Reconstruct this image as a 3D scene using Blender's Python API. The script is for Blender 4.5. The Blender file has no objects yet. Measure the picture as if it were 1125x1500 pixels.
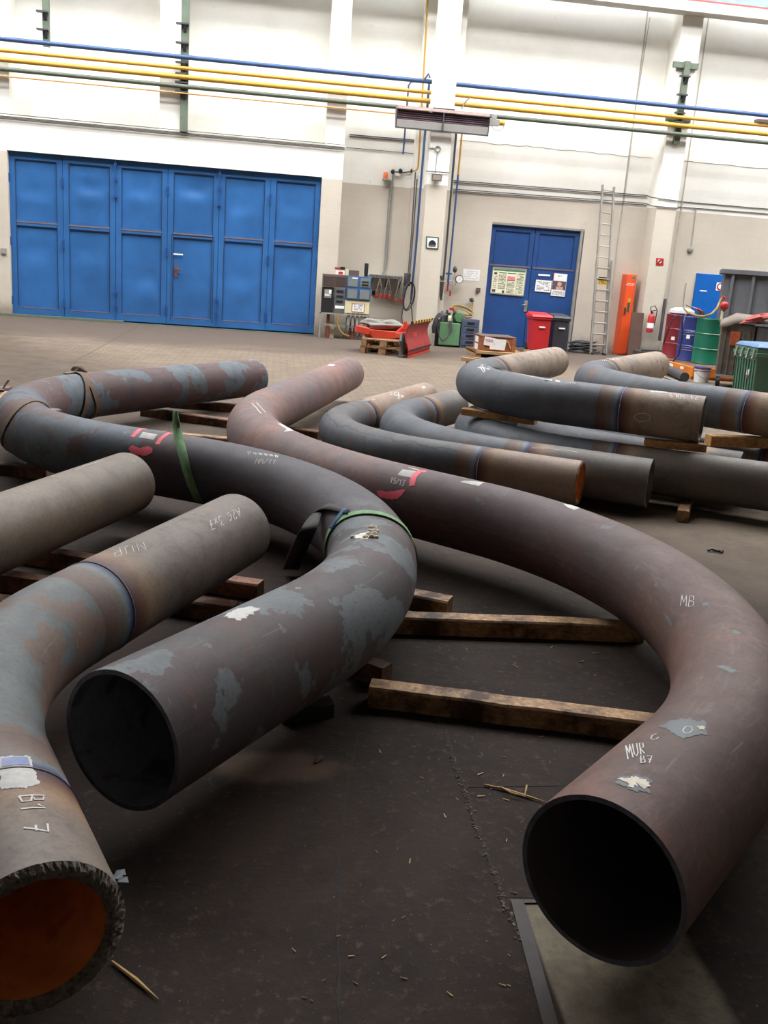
SKYLIGHT, EXPOSURE = 19.0, 0.0
import bpy, math, random
import numpy as np
from mathutils import Vector, Matrix
random.seed(7); np.random.seed(7)
PI = math.pi
scn = bpy.context.scene
COL = scn.collection

# ------------------------------------------------------------------ camera
FPX, PITCH, ROLL, YAW, CAMH = 1369.19, 0.254793, 0.074513, 0.128275, 1.61584
_fwd = Vector((math.sin(YAW)*math.cos(PITCH), math.cos(YAW)*math.cos(PITCH), -math.sin(PITCH)))
_r0 = Vector((math.cos(YAW), -math.sin(YAW), 0)); _u0 = _r0.cross(_fwd)
_rt = _r0*math.cos(ROLL)+_u0*math.sin(ROLL); _up = -_r0*math.sin(ROLL)+_u0*math.cos(ROLL)
CAMP = Vector((0, 0, CAMH))
cam = bpy.data.cameras.new('camera'); camo = bpy.data.objects.new('camera', cam); COL.objects.link(camo)
m = Matrix((_rt, _up, -_fwd)).transposed().to_4x4(); m.translation = CAMP; camo.matrix_world = m
cam.sensor_fit = 'VERTICAL'; cam.sensor_height = 36; cam.lens = FPX/1500*36; cam.clip_start = .05; cam.clip_end = 200
scn.camera = camo

def ray(px, py): return _fwd+_rt*((px-562.5)/FPX)-_up*((py-750)/FPX)
def W(px, py, Y):                       # point of the vertical plane y = Y
    d = ray(px, py); return CAMP+d*(Y/d.y)
def F(px, py, z=0.0):                   # point of the horizontal plane at height z
    d = ray(px, py); return CAMP+d*((z-CAMH)/d.z)
def proj(P):
    d = np.asarray(P, float)-np.array(CAMP); z = d@np.array(_fwd)
    return np.stack([562.5+FPX*(d@np.array(_rt))/z, 750-FPX*(d@np.array(_up))/z], -1)

# ------------------------------------------------------------------ materials
def nm(name):
    m = bpy.data.materials.new(name); m.use_nodes = True; nt = m.node_tree
    return m, nt, nt.nodes['Principled BSDF']
def N(nt, t, **k):
    n = nt.nodes.new(t)
    for a, b in k.items():
        if a in ('operation', 'blend_type', 'data_type', 'interpolation', 'feature', 'distance', 'clamp', 'use_clamp'): setattr(n, a, b)
        else: n.inputs[a].default_value = b
    return n
def L(nt, a, b): nt.links.new(a, b)
def s2l(c):
    return tuple(((x/255)/12.92 if x/255 <= .04045 else ((x/255+.055)/1.055)**2.4) for x in c)+(1,)
def ramp(nt, fac, stops, interp='LINEAR'):
    r = nt.nodes.new('ShaderNodeValToRGB'); r.color_ramp.interpolation = interp
    e = r.color_ramp.elements
    while len(e) > 1: e.remove(e[-1])
    e[0].position = stops[0][0]; e[0].color = stops[0][1]
    for p, c in stops[1:]:
        q = e.new(p); q.color = c
    L(nt, fac, r.inputs[0]); return r.outputs[0]
def mixc(nt, f, a, b):
    n = nt.nodes.new('ShaderNodeMix'); n.data_type = 'RGBA'
    for s, v in ((0, f), (6, a), (7, b)):
        if hasattr(v, 'is_linked') or hasattr(v, 'links'): L(nt, v, n.inputs[s])
        else: n.inputs[s].default_value = v
    return n.outputs[2]
def math_(nt, op, a, b=None, c=None, clamp=False):
    n = nt.nodes.new('ShaderNodeMath'); n.operation = op; n.use_clamp = clamp
    for i, v in enumerate((a, b, c)):
        if v is None: continue
        if hasattr(v, 'links'): L(nt, v, n.inputs[i])
        else: n.inputs[i].default_value = v
    return n.outputs[0]
def noise(nt, vec, scale, detail=4, rough=.6, dist=0):
    n = nt.nodes.new('ShaderNodeTexNoise'); n.inputs['Scale'].default_value = scale; n.inputs['Detail'].default_value = detail
    n.inputs['Roughness'].default_value = rough; n.inputs['Distortion'].default_value = dist
    if vec is not None: L(nt, vec, n.inputs['Vector'])
    return n.outputs[0]
def thr(nt, v, lo, hi):
    n = nt.nodes.new('ShaderNodeMapRange'); n.interpolation_type = 'SMOOTHSTEP'
    L(nt, v, n.inputs[0]); n.inputs[1].default_value = lo; n.inputs[2].default_value = hi; return n.outputs[0]
def bump(nt, bs, h, strength=.3, dist=.01):
    b = nt.nodes.new('ShaderNodeBump'); b.inputs['Strength'].default_value = strength; b.inputs['Distance'].default_value = dist
    L(nt, h, b.inputs['Height']); L(nt, b.outputs[0], bs.inputs['Normal'])
def objc(nt): return nt.nodes.new('ShaderNodeTexCoord').outputs['Object']
def posn(nt): return nt.nodes.new('ShaderNodeNewGeometry').outputs['Position']
def M(name, rgb, rough=.6, metal=0, var=.12, scale=6, bmp=0, dirt=None, dirt_t=(.55, .75), spec=.5):
    m, nt, bs = nm(name); v = posn(nt); c = s2l(rgb)
    n = noise(nt, v, scale, 5)
    a = tuple(min(1, x*(1-var)) for x in c[:3])+(1,); b = tuple(min(1, x*(1+var)) for x in c[:3])+(1,)
    col = mixc(nt, thr(nt, n, .3, .7), a, b)
    if dirt: col = mixc(nt, thr(nt, noise(nt, v, scale*1.7, 6, .7), *dirt_t), col, s2l(dirt))
    L(nt, col, bs.inputs['Base Color']); bs.inputs['Roughness'].default_value = rough; bs.inputs['Metallic'].default_value = metal
    bs.inputs['Specular IOR Level'].default_value = spec
    if bmp: bump(nt, bs, noise(nt, v, scale*6, 4), bmp, .01)
    return m

def mat_wall():
    m, nt, bs = nm('painted_wall'); v = posn(nt)
    sep = nt.nodes.new('ShaderNodeSeparateXYZ'); L(nt, v, sep.inputs[0])
    n1 = noise(nt, v, .7, 6, .6); n2 = noise(nt, v, 5, 6, .7)
    white = mixc(nt, thr(nt, n1, .35, .7), s2l((236, 235, 228)), s2l((226, 224, 214)))
    white = mixc(nt, thr(nt, n2, .62, .8), white, s2l((205, 200, 190)))
    beige = mixc(nt, thr(nt, n1, .35, .7), s2l((196, 188, 173)), s2l((186, 177, 163)))
    beige = mixc(nt, thr(nt, n2, .6, .85), beige, s2l((170, 158, 146)))
    ed = math_(nt, 'ADD', sep.outputs[2], math_(nt, 'MULTIPLY', n2, .02))
    col = mixc(nt, thr(nt, ed, 3.425, 3.435), beige, white)
    # dirty base of the wall
    dn = math_(nt, 'SUBTRACT', sep.outputs[2], math_(nt, 'MULTIPLY', n2, .5))
    col = mixc(nt, thr(nt, dn, .25, -.25), col, s2l((140, 128, 116)))
    L(nt, col, bs.inputs['Base Color']); bs.inputs['Roughness'].default_value = .75
    br = nt.nodes.new('ShaderNodeTexBrick'); cb = nt.nodes.new('ShaderNodeCombineXYZ')
    L(nt, sep.outputs[0], cb.inputs[0]); L(nt, sep.outputs[2], cb.inputs[1]); L(nt, cb.outputs[0], br.inputs['Vector'])
    br.inputs['Scale'].default_value = 1; br.inputs['Brick Width'].default_value = .5; br.inputs['Row Height'].default_value = .14
    br.inputs['Mortar Size'].default_value = .012; br.inputs['Mortar Smooth'].default_value = .6
    br.inputs['Color1'].default_value = (1, 1, 1, 1); br.inputs['Color2'].default_value = (.9, .9, .9, 1); br.inputs['Mortar'].default_value = (0, 0, 0, 1)
    h = math_(nt, 'ADD', math_(nt, 'MULTIPLY', br.outputs['Color'], .35), math_(nt, 'MULTIPLY', n2, .8))
    bump(nt, bs, h, .16, .012); return m

def mat_floor():
    m, nt, bs = nm('workshop_floor'); v = posn(nt)
    sep = nt.nodes.new('ShaderNodeSeparateXYZ'); L(nt, v, sep.inputs[0]); X, Y = sep.outputs[0], sep.outputs[1]
    nb = noise(nt, v, .55, 6, .6, .6); nmid = noise(nt, v, 3, 6, .7); nf = noise(nt, v, 25, 5, .7)
    light = mixc(nt, thr(nt, nmid, .35, .7), s2l((122, 110, 96)), s2l((102, 91, 79)))
    light = mixc(nt, thr(nt, nf, .5, .75), light, s2l((102, 91, 82)))
    # sett paving further back
    br = nt.nodes.new('ShaderNodeTexBrick'); L(nt, v, br.inputs['Vector']); br.inputs['Scale'].default_value = 1
    br.inputs['Brick Width'].default_value = .22; br.inputs['Row Height'].default_value = .14; br.inputs['Mortar Size'].default_value = .012
    br.inputs['Color1'].default_value = s2l((116, 104, 90)); br.inputs['Color2'].default_value = s2l((102, 91, 79)); br.inputs['Mortar'].default_value = s2l((86, 77, 68))
    paving = mixc(nt, .55, light, br.outputs['Color'])
    inpav = math_(nt, 'MULTIPLY', thr(nt, math_(nt, 'ADD', X, math_(nt, 'MULTIPLY', Y, .45)), 3.6, 3.8), thr(nt, Y, 10.4, 10.6))
    inpav = math_(nt, 'MULTIPLY', inpav, thr(nt, Y, 19.5, 18.0))
    light = mixc(nt, inpav, light, paving)
    # dirty travel zone near the wall
    dz = thr(nt, math_(nt, 'ADD', Y, math_(nt, 'MULTIPLY', nb, 4)), 18.6, 20.4)
    light = mixc(nt, math_(nt, 'MULTIPLY', dz, .8), light, s2l((82, 72, 66)))
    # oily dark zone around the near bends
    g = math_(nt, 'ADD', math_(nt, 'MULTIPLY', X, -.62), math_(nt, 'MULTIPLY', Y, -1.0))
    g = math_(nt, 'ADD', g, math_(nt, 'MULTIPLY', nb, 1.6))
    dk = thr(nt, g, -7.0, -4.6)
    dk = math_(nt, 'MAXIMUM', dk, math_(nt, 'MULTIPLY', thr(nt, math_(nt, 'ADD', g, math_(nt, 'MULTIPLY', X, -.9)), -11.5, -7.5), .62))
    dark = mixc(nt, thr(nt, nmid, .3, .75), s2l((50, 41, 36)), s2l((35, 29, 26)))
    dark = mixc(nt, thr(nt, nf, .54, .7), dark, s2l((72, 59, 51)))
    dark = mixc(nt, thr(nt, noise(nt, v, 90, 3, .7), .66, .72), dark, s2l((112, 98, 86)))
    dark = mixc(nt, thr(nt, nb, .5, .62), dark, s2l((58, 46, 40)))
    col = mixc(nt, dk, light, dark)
    # pale scuffed patch
    dx = math_(nt, 'SUBTRACT', X, .08); dy = math_(nt, 'SUBTRACT', Y, 2.78)
    rr = math_(nt, 'SQRT', math_(nt, 'ADD', math_(nt, 'MULTIPLY', dx, dx), math_(nt, 'MULTIPLY', math_(nt, 'MULTIPLY', dy, dy), 4)))
    pt = thr(nt, math_(nt, 'ADD', rr, math_(nt, 'MULTIPLY', nmid, .3)), .42, .25)
    col = mixc(nt, math_(nt, 'MULTIPLY', pt, .8), col, s2l((104, 86, 73)))
    # light concrete infill of the pit cover, seen under the brown pipe's mouth
    cx = math_(nt, 'MULTIPLY', thr(nt, math_(nt, 'ADD', X, math_(nt, 'MULTIPLY', nmid, .02)), .72, .735), thr(nt, math_(nt, 'ADD', X, math_(nt, 'MULTIPLY', nmid, .05)), 1.16, 1.12))
    cyy = math_(nt, 'MULTIPLY', thr(nt, Y, 2.10, 2.085), thr(nt, Y, -.5, -.4))
    patch = mixc(nt, thr(nt, nmid, .35, .7), s2l((134, 126, 108)), s2l((88, 80, 70)))
    patch = mixc(nt, thr(nt, nf, .45, .7), patch, s2l((104, 97, 84)))
    col = mixc(nt, math_(nt, 'MULTIPLY', cx, cyy), col, patch)
    # slab joints of the far bay
    def line(a, b, c, w, lo=None, hi=None):
        d = math_(nt, 'ABSOLUTE', math_(nt, 'ADD', math_(nt, 'ADD', math_(nt, 'MULTIPLY', X, a), math_(nt, 'MULTIPLY', Y, b)), c+.0))
        return thr(nt, math_(nt, 'ADD', d, math_(nt, 'MULTIPLY', nf, w*.8)), w*1.6, w*.6)
    j = math_(nt, 'MAXIMUM', line(0, 1, -13.75, .02), line(0, 1, -17.4, .03))
    j = math_(nt, 'MAXIMUM', j, math_(nt, 'MULTIPLY', line(1, .02, 2.55, .02), thr(nt, Y, 13.7, 13.8)))
    j = math_(nt, 'MULTIPLY', j, thr(nt, X, 1.5, 0.5))
    col = mixc(nt, math_(nt, 'MULTIPLY', j, .6), col, s2l((74, 64, 56)))
    L(nt, col, bs.inputs['Base Color']); bs.inputs['Roughness'].default_value = .85
    bs.inputs['Specular IOR Level'].default_value = .15
    h = math_(nt, 'ADD', math_(nt, 'MULTIPLY', nf, .5), nmid)
    bump(nt, bs, h, .35, .02); return m

def mat_wood(name, base, dark, grain=(1, 30, 30), rough=.75, stain=(58, 40, 28), st=(.45, .75)):
    m, nt, bs = nm(name); v = objc(nt)
    mp = nt.nodes.new('ShaderNodeMapping'); mp.inputs['Scale'].default_value = grain; L(nt, v, mp.inputs[0])
    g = noise(nt, mp.outputs[0], 2.2, 6, .7, .4); n = noise(nt, v, 4, 5, .7)
    col = mixc(nt, thr(nt, g, .3, .7), s2l(dark), s2l(base)); col = mixc(nt, thr(nt, n, *st), col, s2l(stain))
    L(nt, col, bs.inputs['Base Color']); bs.inputs['Roughness'].default_value = rough
    bump(nt, bs, g, .5, .006); return m

def skin(nt, P, uv, n0, bend, bend_lo, patches):
    col = mixc(nt, thr(nt, n0, .35, .65), s2l(bend), s2l(bend_lo))
    for i, (c, sc, lo, hi, amt) in enumerate(patches):
        ad2 = nt.nodes.new('ShaderNodeVectorMath'); ad2.operation = 'ADD'; L(nt, P, ad2.inputs[0]); ad2.inputs[1].default_value = (i*7.3, 3.1*i, 1.7*i)
        pn = noise(nt, ad2.outputs[0], sc, 8, .62, .25)
        col = mixc(nt, math_(nt, 'MULTIPLY', thr(nt, pn, lo, hi), amt), col, s2l(c))
    return col
def mat_pipe(name, bend, bend_lo, patches, tail, welds=None, scuff=None, rough=.6, seed=0.0, drip=False, zones=()):
    """UV.x = metres along the pipe, UV.y = metres round it; zones = other skins beyond a given length"""
    m, nt, bs = nm(name); uv = nt.nodes.new('ShaderNodeUVMap').outputs[0]
    sep = nt.nodes.new('ShaderNodeSeparateXYZ'); L(nt, uv, sep.inputs[0]); U = sep.outputs[0]
    p = objc(nt); ad = nt.nodes.new('ShaderNodeVectorMath'); ad.operation = 'ADD'; L(nt, p, ad.inputs[0]); ad.inputs[1].default_value = (seed, seed*.7, seed*1.3); P = ad.outputs[0]
    n0 = noise(nt, P, 2.2, 5, .6); n1 = noise(nt, P, 9, 6, .7); n2 = noise(nt, P, 60, 5, .75)
    col = skin(nt, P, uv, n0, bend, bend_lo, patches)
    for (u0, soft, b_, lo_, pt_) in zones:
        zc = skin(nt, P, uv, n0, b_, lo_, pt_)
        col = mixc(nt, thr(nt, math_(nt, 'ADD', U, math_(nt, 'MULTIPLY', math_(nt, 'SUBTRACT', n1, .5), soft)), u0-soft, u0+soft), col, zc)
    if drip:
        wv = math_(nt, 'ADD', sep.outputs[1], math_(nt, 'MULTIPLY', math_(nt, 'SUBTRACT', noise(nt, uv, 6, 5, .6), .5), .16))
        ln = thr(nt, math_(nt, 'ABSOLUTE', math_(nt, 'SUBTRACT', wv, drip)), .012, .004)
        col = mixc(nt, math_(nt, 'MULTIPLY', thr(nt, wv, drip-.005, drip+.005), .45), col, s2l((88, 80, 74)))
        col = mixc(nt, math_(nt, 'MULTIPLY', ln, .7), col, s2l((40, 38, 40)))
    if tail:
        tc = mixc(nt, thr(nt, n0, .35, .68), s2l(tail[0]), s2l(tail[1])); tc = mixc(nt, thr(nt, n1, .5, .78), tc, s2l(tail[2]))
        s1, s2 = welds
        a = math_(nt, 'SUBTRACT', s1, U); b = math_(nt, 'SUBTRACT', U, s2)
        x = math_(nt, 'MAXIMUM', a, b); x = math_(nt, 'ADD', x, math_(nt, 'MULTIPLY', math_(nt, 'SUBTRACT', n1, .5), .025))
        f = math_(nt, 'MULTIPLY', math_(nt, 'ADD', x, .16), 1/.48, clamp=True)
        tint = ramp(nt, f, [(0, s2l((98, 84, 76))), (.04, s2l((92, 72, 64))), (.17, s2l((108, 88, 78))), (.27, s2l((112, 104, 98))), (.31, s2l((116, 122, 124))),
                            (.345, s2l((84, 102, 128))), (.375, s2l((48, 50, 88))), (.41, s2l((68, 46, 66))), (.48, s2l((104, 72, 54))), (.62, s2l((146, 118, 92))), (1, s2l((140, 124, 108)))])
        # the tint is strongest on the first weld (near the mouth) and shades into plain tail metal
        col = mixc(nt, thr(nt, f, .015, .035), col, tint)
        col = mixc(nt, thr(nt, f, .5, .98), col, tc)
    col = mixc(nt, math_(nt, 'MULTIPLY', thr(nt, n1, .42, .72), .28), col, s2l((58, 50, 48)))
    # fine drawn scratches, along and around
    for kx, ky, am_ in ((2.5, 70, .35), (60, 3, .3)):
        sm = nt.nodes.new('ShaderNodeMapping'); sm.inputs['Scale'].default_value = (kx, ky, 1); sm.inputs['Rotation'].default_value = (0, 0, .12); L(nt, uv, sm.inputs[0])
        col = mixc(nt, math_(nt, 'MULTIPLY', thr(nt, noise(nt, sm.outputs[0], 1, 3, .6), .66, .74), am_), col, s2l((138, 128, 122)))
    if scuff:
        sn = nt.nodes.new('ShaderNodeMapping'); sn.inputs['Scale'].default_value = (3, 14, 1); L(nt, uv, sn.inputs[0])
        sc = noise(nt, sn.outputs[0], 1.4, 6, .7, 1.2)
        col = mixc(nt, math_(nt, 'MULTIPLY', thr(nt, sc, .5, .72), .45), col, s2l(scuff))
    col = mixc(nt, math_(nt, 'MULTIPLY', thr(nt, n2, .42, .75), .34), col, s2l((42, 36, 34)))
    L(nt, col, bs.inputs['Base Color'])
    rg = math_(nt, 'ADD', rough-.08, math_(nt, 'MULTIPLY', n1, .2)); L(nt, rg, bs.inputs['Roughness'])
    bs.inputs['Specular IOR Level'].default_value = .28
    bump(nt, bs, math_(nt, 'ADD', n1, math_(nt, 'MULTIPLY', n2, .5)), .12, .008); return m

def emit(name, rgb, s):
    m, nt, bs = nm(name); bs.inputs['Base Color'].default_value = s2l(rgb); bs.inputs['Emission Color'].default_value = s2l(rgb); bs.inputs['Emission Strength'].default_value = s
    return m

# ------------------------------------------------------------------ mesh builder
class MB:
    def __init__(s, T=None): s.v = []; s.f = []; s.mi = []; s.uv = {}; s.T = T
    def add(s, vs, fs, mi=0):
        o = len(s.v)
        for v in vs:
            v = Vector(v)
            if s.T is not None: v = s.T @ v
            s.v.append(v)
        for f in fs: s.f.append(tuple(i+o for i in f)); s.mi.append(mi)
        return s
    def box(s, x0, y0, z0, x1, y1, z1, mi=0):
        x0, x1 = min(x0, x1), max(x0, x1); y0, y1 = min(y0, y1), max(y0, y1); z0, z1 = min(z0, z1), max(z0, z1)
        vs = [(x, y, z) for z in (z0, z1) for y in (y0, y1) for x in (x0, x1)]
        return s.add(vs, [(0, 2, 3, 1), (4, 5, 7, 6), (0, 1, 5, 4), (2, 6, 7, 3), (0, 4, 6, 2), (1, 3, 7, 5)], mi)
    def hexa(s, bot, top, mi=0):       # bot, top: four corners each, counter-clockwise seen from above
        return s.add(list(bot)+list(top), [(3, 2, 1, 0), (4, 5, 6, 7), (0, 1, 5, 4), (1, 2, 6, 5), (2, 3, 7, 6), (3, 0, 4, 7)], mi)
    def beam(s, a, b, w, h, mi=0, up=(0, 0, 1), taper=1):
        a = Vector(a); b = Vector(b); t = (b-a).normalized(); u = Vector(up)
        if abs(t.dot(u)) > .98: u = Vector((0, 1, 0))
        r = t.cross(u).normalized(); u = r.cross(t)
        c = []
        for p, k in ((a, 1), (b, taper)):
            c += [p-r*w/2*k-u*h/2*k, p+r*w/2*k-u*h/2*k, p+r*w/2*k+u*h/2*k, p-r*w/2*k+u*h/2*k]
        return s.add(c, [(0, 1, 2, 3), (7, 6, 5, 4), (0, 4, 5, 1), (1, 5, 6, 2), (2, 6, 7, 3), (3, 7, 4, 0)], mi)
    def tube(s, pts, r, n=10, mi=0, closed=False):
        pts = [Vector(p) for p in pts]; rr = r if isinstance(r, (list, tuple)) else [r]*len(pts); vs = []; fs = []
        pu = None
        for i, p in enumerate(pts):
            a = pts[(i-1) % len(pts)] if (i > 0 or closed) else p; b = pts[(i+1) % len(pts)] if (i < len(pts)-1 or closed) else p
            t = (b-a).normalized() if (b-a).length > 1e-9 else Vector((0, 0, 1))
            if pu is None:
                pu = Vector((0, 0, 1)) if abs(t.z) < .9 else Vector((1, 0, 0))
            x = t.cross(pu).normalized(); y = x.cross(t); pu = y
            for k in range(n):
                a2 = 2*PI*k/n; vs.append(p+(x*math.cos(a2)+y*math.sin(a2))*rr[i])
        m_ = len(pts)
        for i in range(m_ if closed else m_-1):
            for k in range(n):
                j = (i+1) % m_
                fs.append((i*n+k, i*n+(k+1) % n, j*n+(k+1) % n, j*n+k))
        if not closed: fs.append(tuple(range(n))[::-1]); fs.append(tuple((m_-1)*n+k for k in range(n)))
        return s.add(vs, fs, mi)
    def cyl(s, a, b, r, n=16, mi=0, r2=None): return s.tube([a, b], [r, r if r2 is None else r2], n, mi)
    def lathe(s, c, prof, n=28, mi=0, axis='z'):      # prof: (radius, height)
        c = Vector(c); vs = []; fs = []
        for r, h in prof:
            for k in range(n):
                a = 2*PI*k/n
                if axis == 'z': vs.append(c+Vector((r*math.cos(a), r*math.sin(a), h)))
                elif axis == 'y': vs.append(c+Vector((r*math.cos(a), -h, r*math.sin(a))))
                else: vs.append(c+Vector((h, r*math.cos(a), r*math.sin(a))))
        for i in range(len(prof)-1):
            for k in range(n): fs.append((i*n+k, i*n+(k+1) % n, (i+1)*n+(k+1) % n, (i+1)*n+k))
        fs.append(tuple(range(n))[::-1]); fs.append(tuple((len(prof)-1)*n+k for k in range(n)))
        return s.add(vs, fs, mi)
    def blob(s, c, r, seed=0, amp=.15, n=14, mi=0):
        rnd = random.Random(seed); c = Vector(c); vs = []; fs = []; ph = [rnd.uniform(0, 6) for _ in range(6)]
        for i in range(n+1):
            th = PI*i/n
            for k in range(2*n):
                a = PI*k/n; w = 1+amp*(math.sin(3*a+ph[0])*math.sin(2*th+ph[1])+.6*math.sin(5*a+ph[2]+2*th)+.4*math.sin(7*th+ph[3]))
                vs.append((c.x+r[0]*w*math.sin(th)*math.cos(a), c.y+r[1]*w*math.sin(th)*math.sin(a), c.z+r[2]*w*math.cos(th)))
        for i in range(n):
            for k in range(2*n): fs.append((i*2*n+k, (i+1)*2*n+k, (i+1)*2*n+(k+1) % (2*n), i*2*n+(k+1) % (2*n)))
        return s.add(vs, fs, mi)
    def ribbon(s, a, b, mi=0, thick=0):    # two equally long point lists
        n = len(a); vs = [*a, *b]; fs = [(i, i+1, n+i+1, n+i) for i in range(n-1)]
        return s.add(vs, fs, mi)
    def build(s, name, mats, parent=None, smooth=False, bevel=0, auto=None, solid=0):
        me = bpy.data.meshes.new(name)
        V = s.v; wp = Vector((0, 0, 0))
        if parent is not None:
            q = parent
            while q is not None: wp += q.location; q = q.parent
            org = wp
        else:
            xs = [v.x for v in V]; ys = [v.y for v in V]; org = Vector(((min(xs)+max(xs))/2, (min(ys)+max(ys))/2, min(v.z for v in V)))
        me.from_pydata([tuple(v-org) for v in V], [], s.f)
        if not isinstance(mats, (list, tuple)): mats = [mats]
        for x in mats: me.materials.append(x)
        for i, p in enumerate(me.polygons): p.material_index = s.mi[i]; p.use_smooth = bool(smooth)
        if s.uv:
            ul = me.uv_layers.new(name='UVMap')
            for p in me.polygons:
                for li, vi in zip(p.loop_indices, p.vertices):
                    ul.data[li].uv = s.uv.get((p.index, vi), s.uv.get(vi, (0, 0)))
        me.validate(); me.update()
        o = bpy.data.objects.new(name, me); COL.objects.link(o)
        if parent is not None: o.parent = parent
        else: o.location = org
        if solid:
            md = o.modifiers.new('solid', 'SOLIDIFY'); md.thickness = solid; md.offset = 0
        if bevel:
            md = o.modifiers.new('bevel', 'BEVEL'); md.width = bevel; md.segments = 2; md.limit_method = 'ANGLE'
        if smooth == 'auto':
            for p in me.polygons: p.use_smooth = True
            try: me.set_sharp_from_angle(angle=math.radians(40))
            except Exception: pass
        return o
def tag(o, label, cat, group=None, kind=None):
    if label: o['label'] = label
    if cat: o['category'] = cat
    if group: o['group'] = group
    if kind: o['kind'] = kind
    return o
def thing(name, label, cat, loc, group=None):
    o = bpy.data.objects.new(name, None); COL.objects.link(o); o.location = Vector(loc); o.empty_display_size = .1
    return tag(o, label, cat, group)
def struct(o): o['kind'] = 'structure'; return o
def sthing(name, loc):
    o = bpy.data.objects.new(name, None); COL.objects.link(o); o.location = Vector(loc); o['kind'] = 'structure'; return o
def wb(mb, px0, py0, px1, py1, Y, depth, mi=0):    # box whose front face spans two pixels' points on the plane y = Y, going back by depth
    a = W(px0, py0, Y); b = W(px1, py1, Y); return mb.box(a.x, Y, b.z, b.x, Y+depth, a.z, mi)
def wquad(mb, quad, Y, th=.004, mi=0):
    P = [W(x, y, Y) for x, y in quad]     # tl, tr, br, bl
    f = [p+Vector((0, -th, 0)) for p in P]
    return mb.add(P+f, [(0, 1, 2, 3), (7, 6, 5, 4), (0, 4, 5, 1), (1, 5, 6, 2), (2, 6, 7, 3), (3, 7, 4, 0)], mi)

# stroke letters on a unit box
GL = {
 '0': [[(.2, 0), (0, .3), (0, .7), (.2, 1), (.6, 1), (.8, .7), (.8, .3), (.6, 0), (.2, 0)]],
 '1': [[(.1, .7), (.45, 1), (.45, 0)]],
 '2': [[(.05, .8), (.3, 1), (.65, .95), (.7, .7), (.05, 0), (.8, 0)]],
 '3': [[(.1, 1), (.75, 1), (.35, .6), (.7, .45), (.7, .15), (.4, 0), (.05, .1)]],
 '4': [[(.6, 0), (.6, 1), (.05, .35), (.85, .35)]],
 '5': [[(.75, 1), (.15, 1), (.1, .6), (.55, .6), (.75, .3), (.5, 0), (.05, .05)]],
 '6': [[(.7, .95), (.3, .8), (.05, .3), (.3, 0), (.7, .1), (.7, .4), (.1, .4)]],
 '7': [[(.05, 1), (.8, 1), (.35, 0)], [(.2, .5), (.75, .5)]],
 '/': [[(.05, 0), (.7, 1)]], '-': [[(.1, .5), (.7, .5)]], '.': [[(.3, 0), (.4, .06)]], ' ': [],
 'S': [[(.75, .9), (.3, 1), (.1, .75), (.7, .35), (.5, 0), (.05, .1)]],
 'O': [[(.2, 0), (0, .5), (.2, 1), (.6, 1), (.8, .5), (.6, 0), (.2, 0)]],
 'C': [[(.75, .85), (.35, 1), (.05, .6), (.1, .15), (.45, 0), (.75, .15)]],
 'L': [[(.1, 1), (.1, 0), (.7, 0)]], 'A': [[(0, 0), (.4, 1), (.8, 0)], [(.15, .4), (.65, .4)]],
 'B': [[(.1, 0), (.1, 1), (.55, .95), (.6, .6), (.1, .52), (.7, .45), (.7, .1), (.1, 0)]],
 'R': [[(.1, 0), (.1, 1), (.6, .95), (.6, .55), (.1, .5), (.7, 0)]], 'M': [[(0, 0), (.1, 1), (.4, .3), (.7, 1), (.8, 0)]],
 'N': [[(.1, 0), (.1, 1), (.7, 0), (.7, 1)]], 'U': [[(.1, 1), (.1, .2), (.4, 0), (.7, .2), (.7, 1)]], 'I': [[(.4, 0), (.4, 1)]],
 'T': [[(.4, 0), (.4, 1)], [(0, 1), (.8, 1)]], 'E': [[(.7, 1), (.1, 1), (.1, 0), (.7, 0)], [(.1, .5), (.6, .5)]], 'D': [[(.1, 0), (.1, 1), (.5, .95), (.75, .5), (.5, .05), (.1, 0)]],
 'x': [[(.1, 0), (.7, .6)], [(.1, .6), (.7, 0)]], 'r': [[(.15, 0), (.15, .6)], [(.15, .4), (.4, .6), (.6, .58)]],
 'V': [[(0, 1), (.4, 0), (.8, 1)]], 'H': [[(.1, 0), (.1, 1)], [(.7, 0), (.7, 1)], [(.1, .5), (.7, .5)]],
 'P': [[(.1, 0), (.1, 1), (.6, .95), (.6, .55), (.1, .5)]], 'K': [[(.1, 0), (.1, 1)], [(.7, 1), (.1, .5), (.7, 0)]],
 '~': [[(0, .5), (.15, .8), (.3, .2), (.45, .8), (.6, .2), (.75, .7)]],
}
def strokes(text):
    out = []; n = max(1, len(text))
    for i, ch in enumerate(text):
        for st in GL.get(ch, GL['~']): out.append([((i+x)/n, y) for x, y in st])
    return out
def flat_text(mb, text, quad3, w, mi=0, off=Vector((0, -.002, 0))):
    """quad3: tl, tr, br, bl corners in space"""
    tl, tr, br, bl = quad3
    def mp(x, y): return (bl.lerp(br, x)).lerp(tl.lerp(tr, x), y)+off
    nrm = (br-bl).cross(tl-bl).normalized()
    for st in strokes(text):
        P = [mp(*p) for p in st]
        for a, b in zip(P[:-1], P[1:]):
            if (b-a).length < 1e-6: continue
            t = (b-a).normalized(); s_ = nrm.cross(t)*w/2; a2 = a-t*w*.3; b2 = b+t*w*.3
            mb.add([a2-s_, b2-s_, b2+s_, a2+s_], [(0, 1, 2, 3)], mi)
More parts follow.
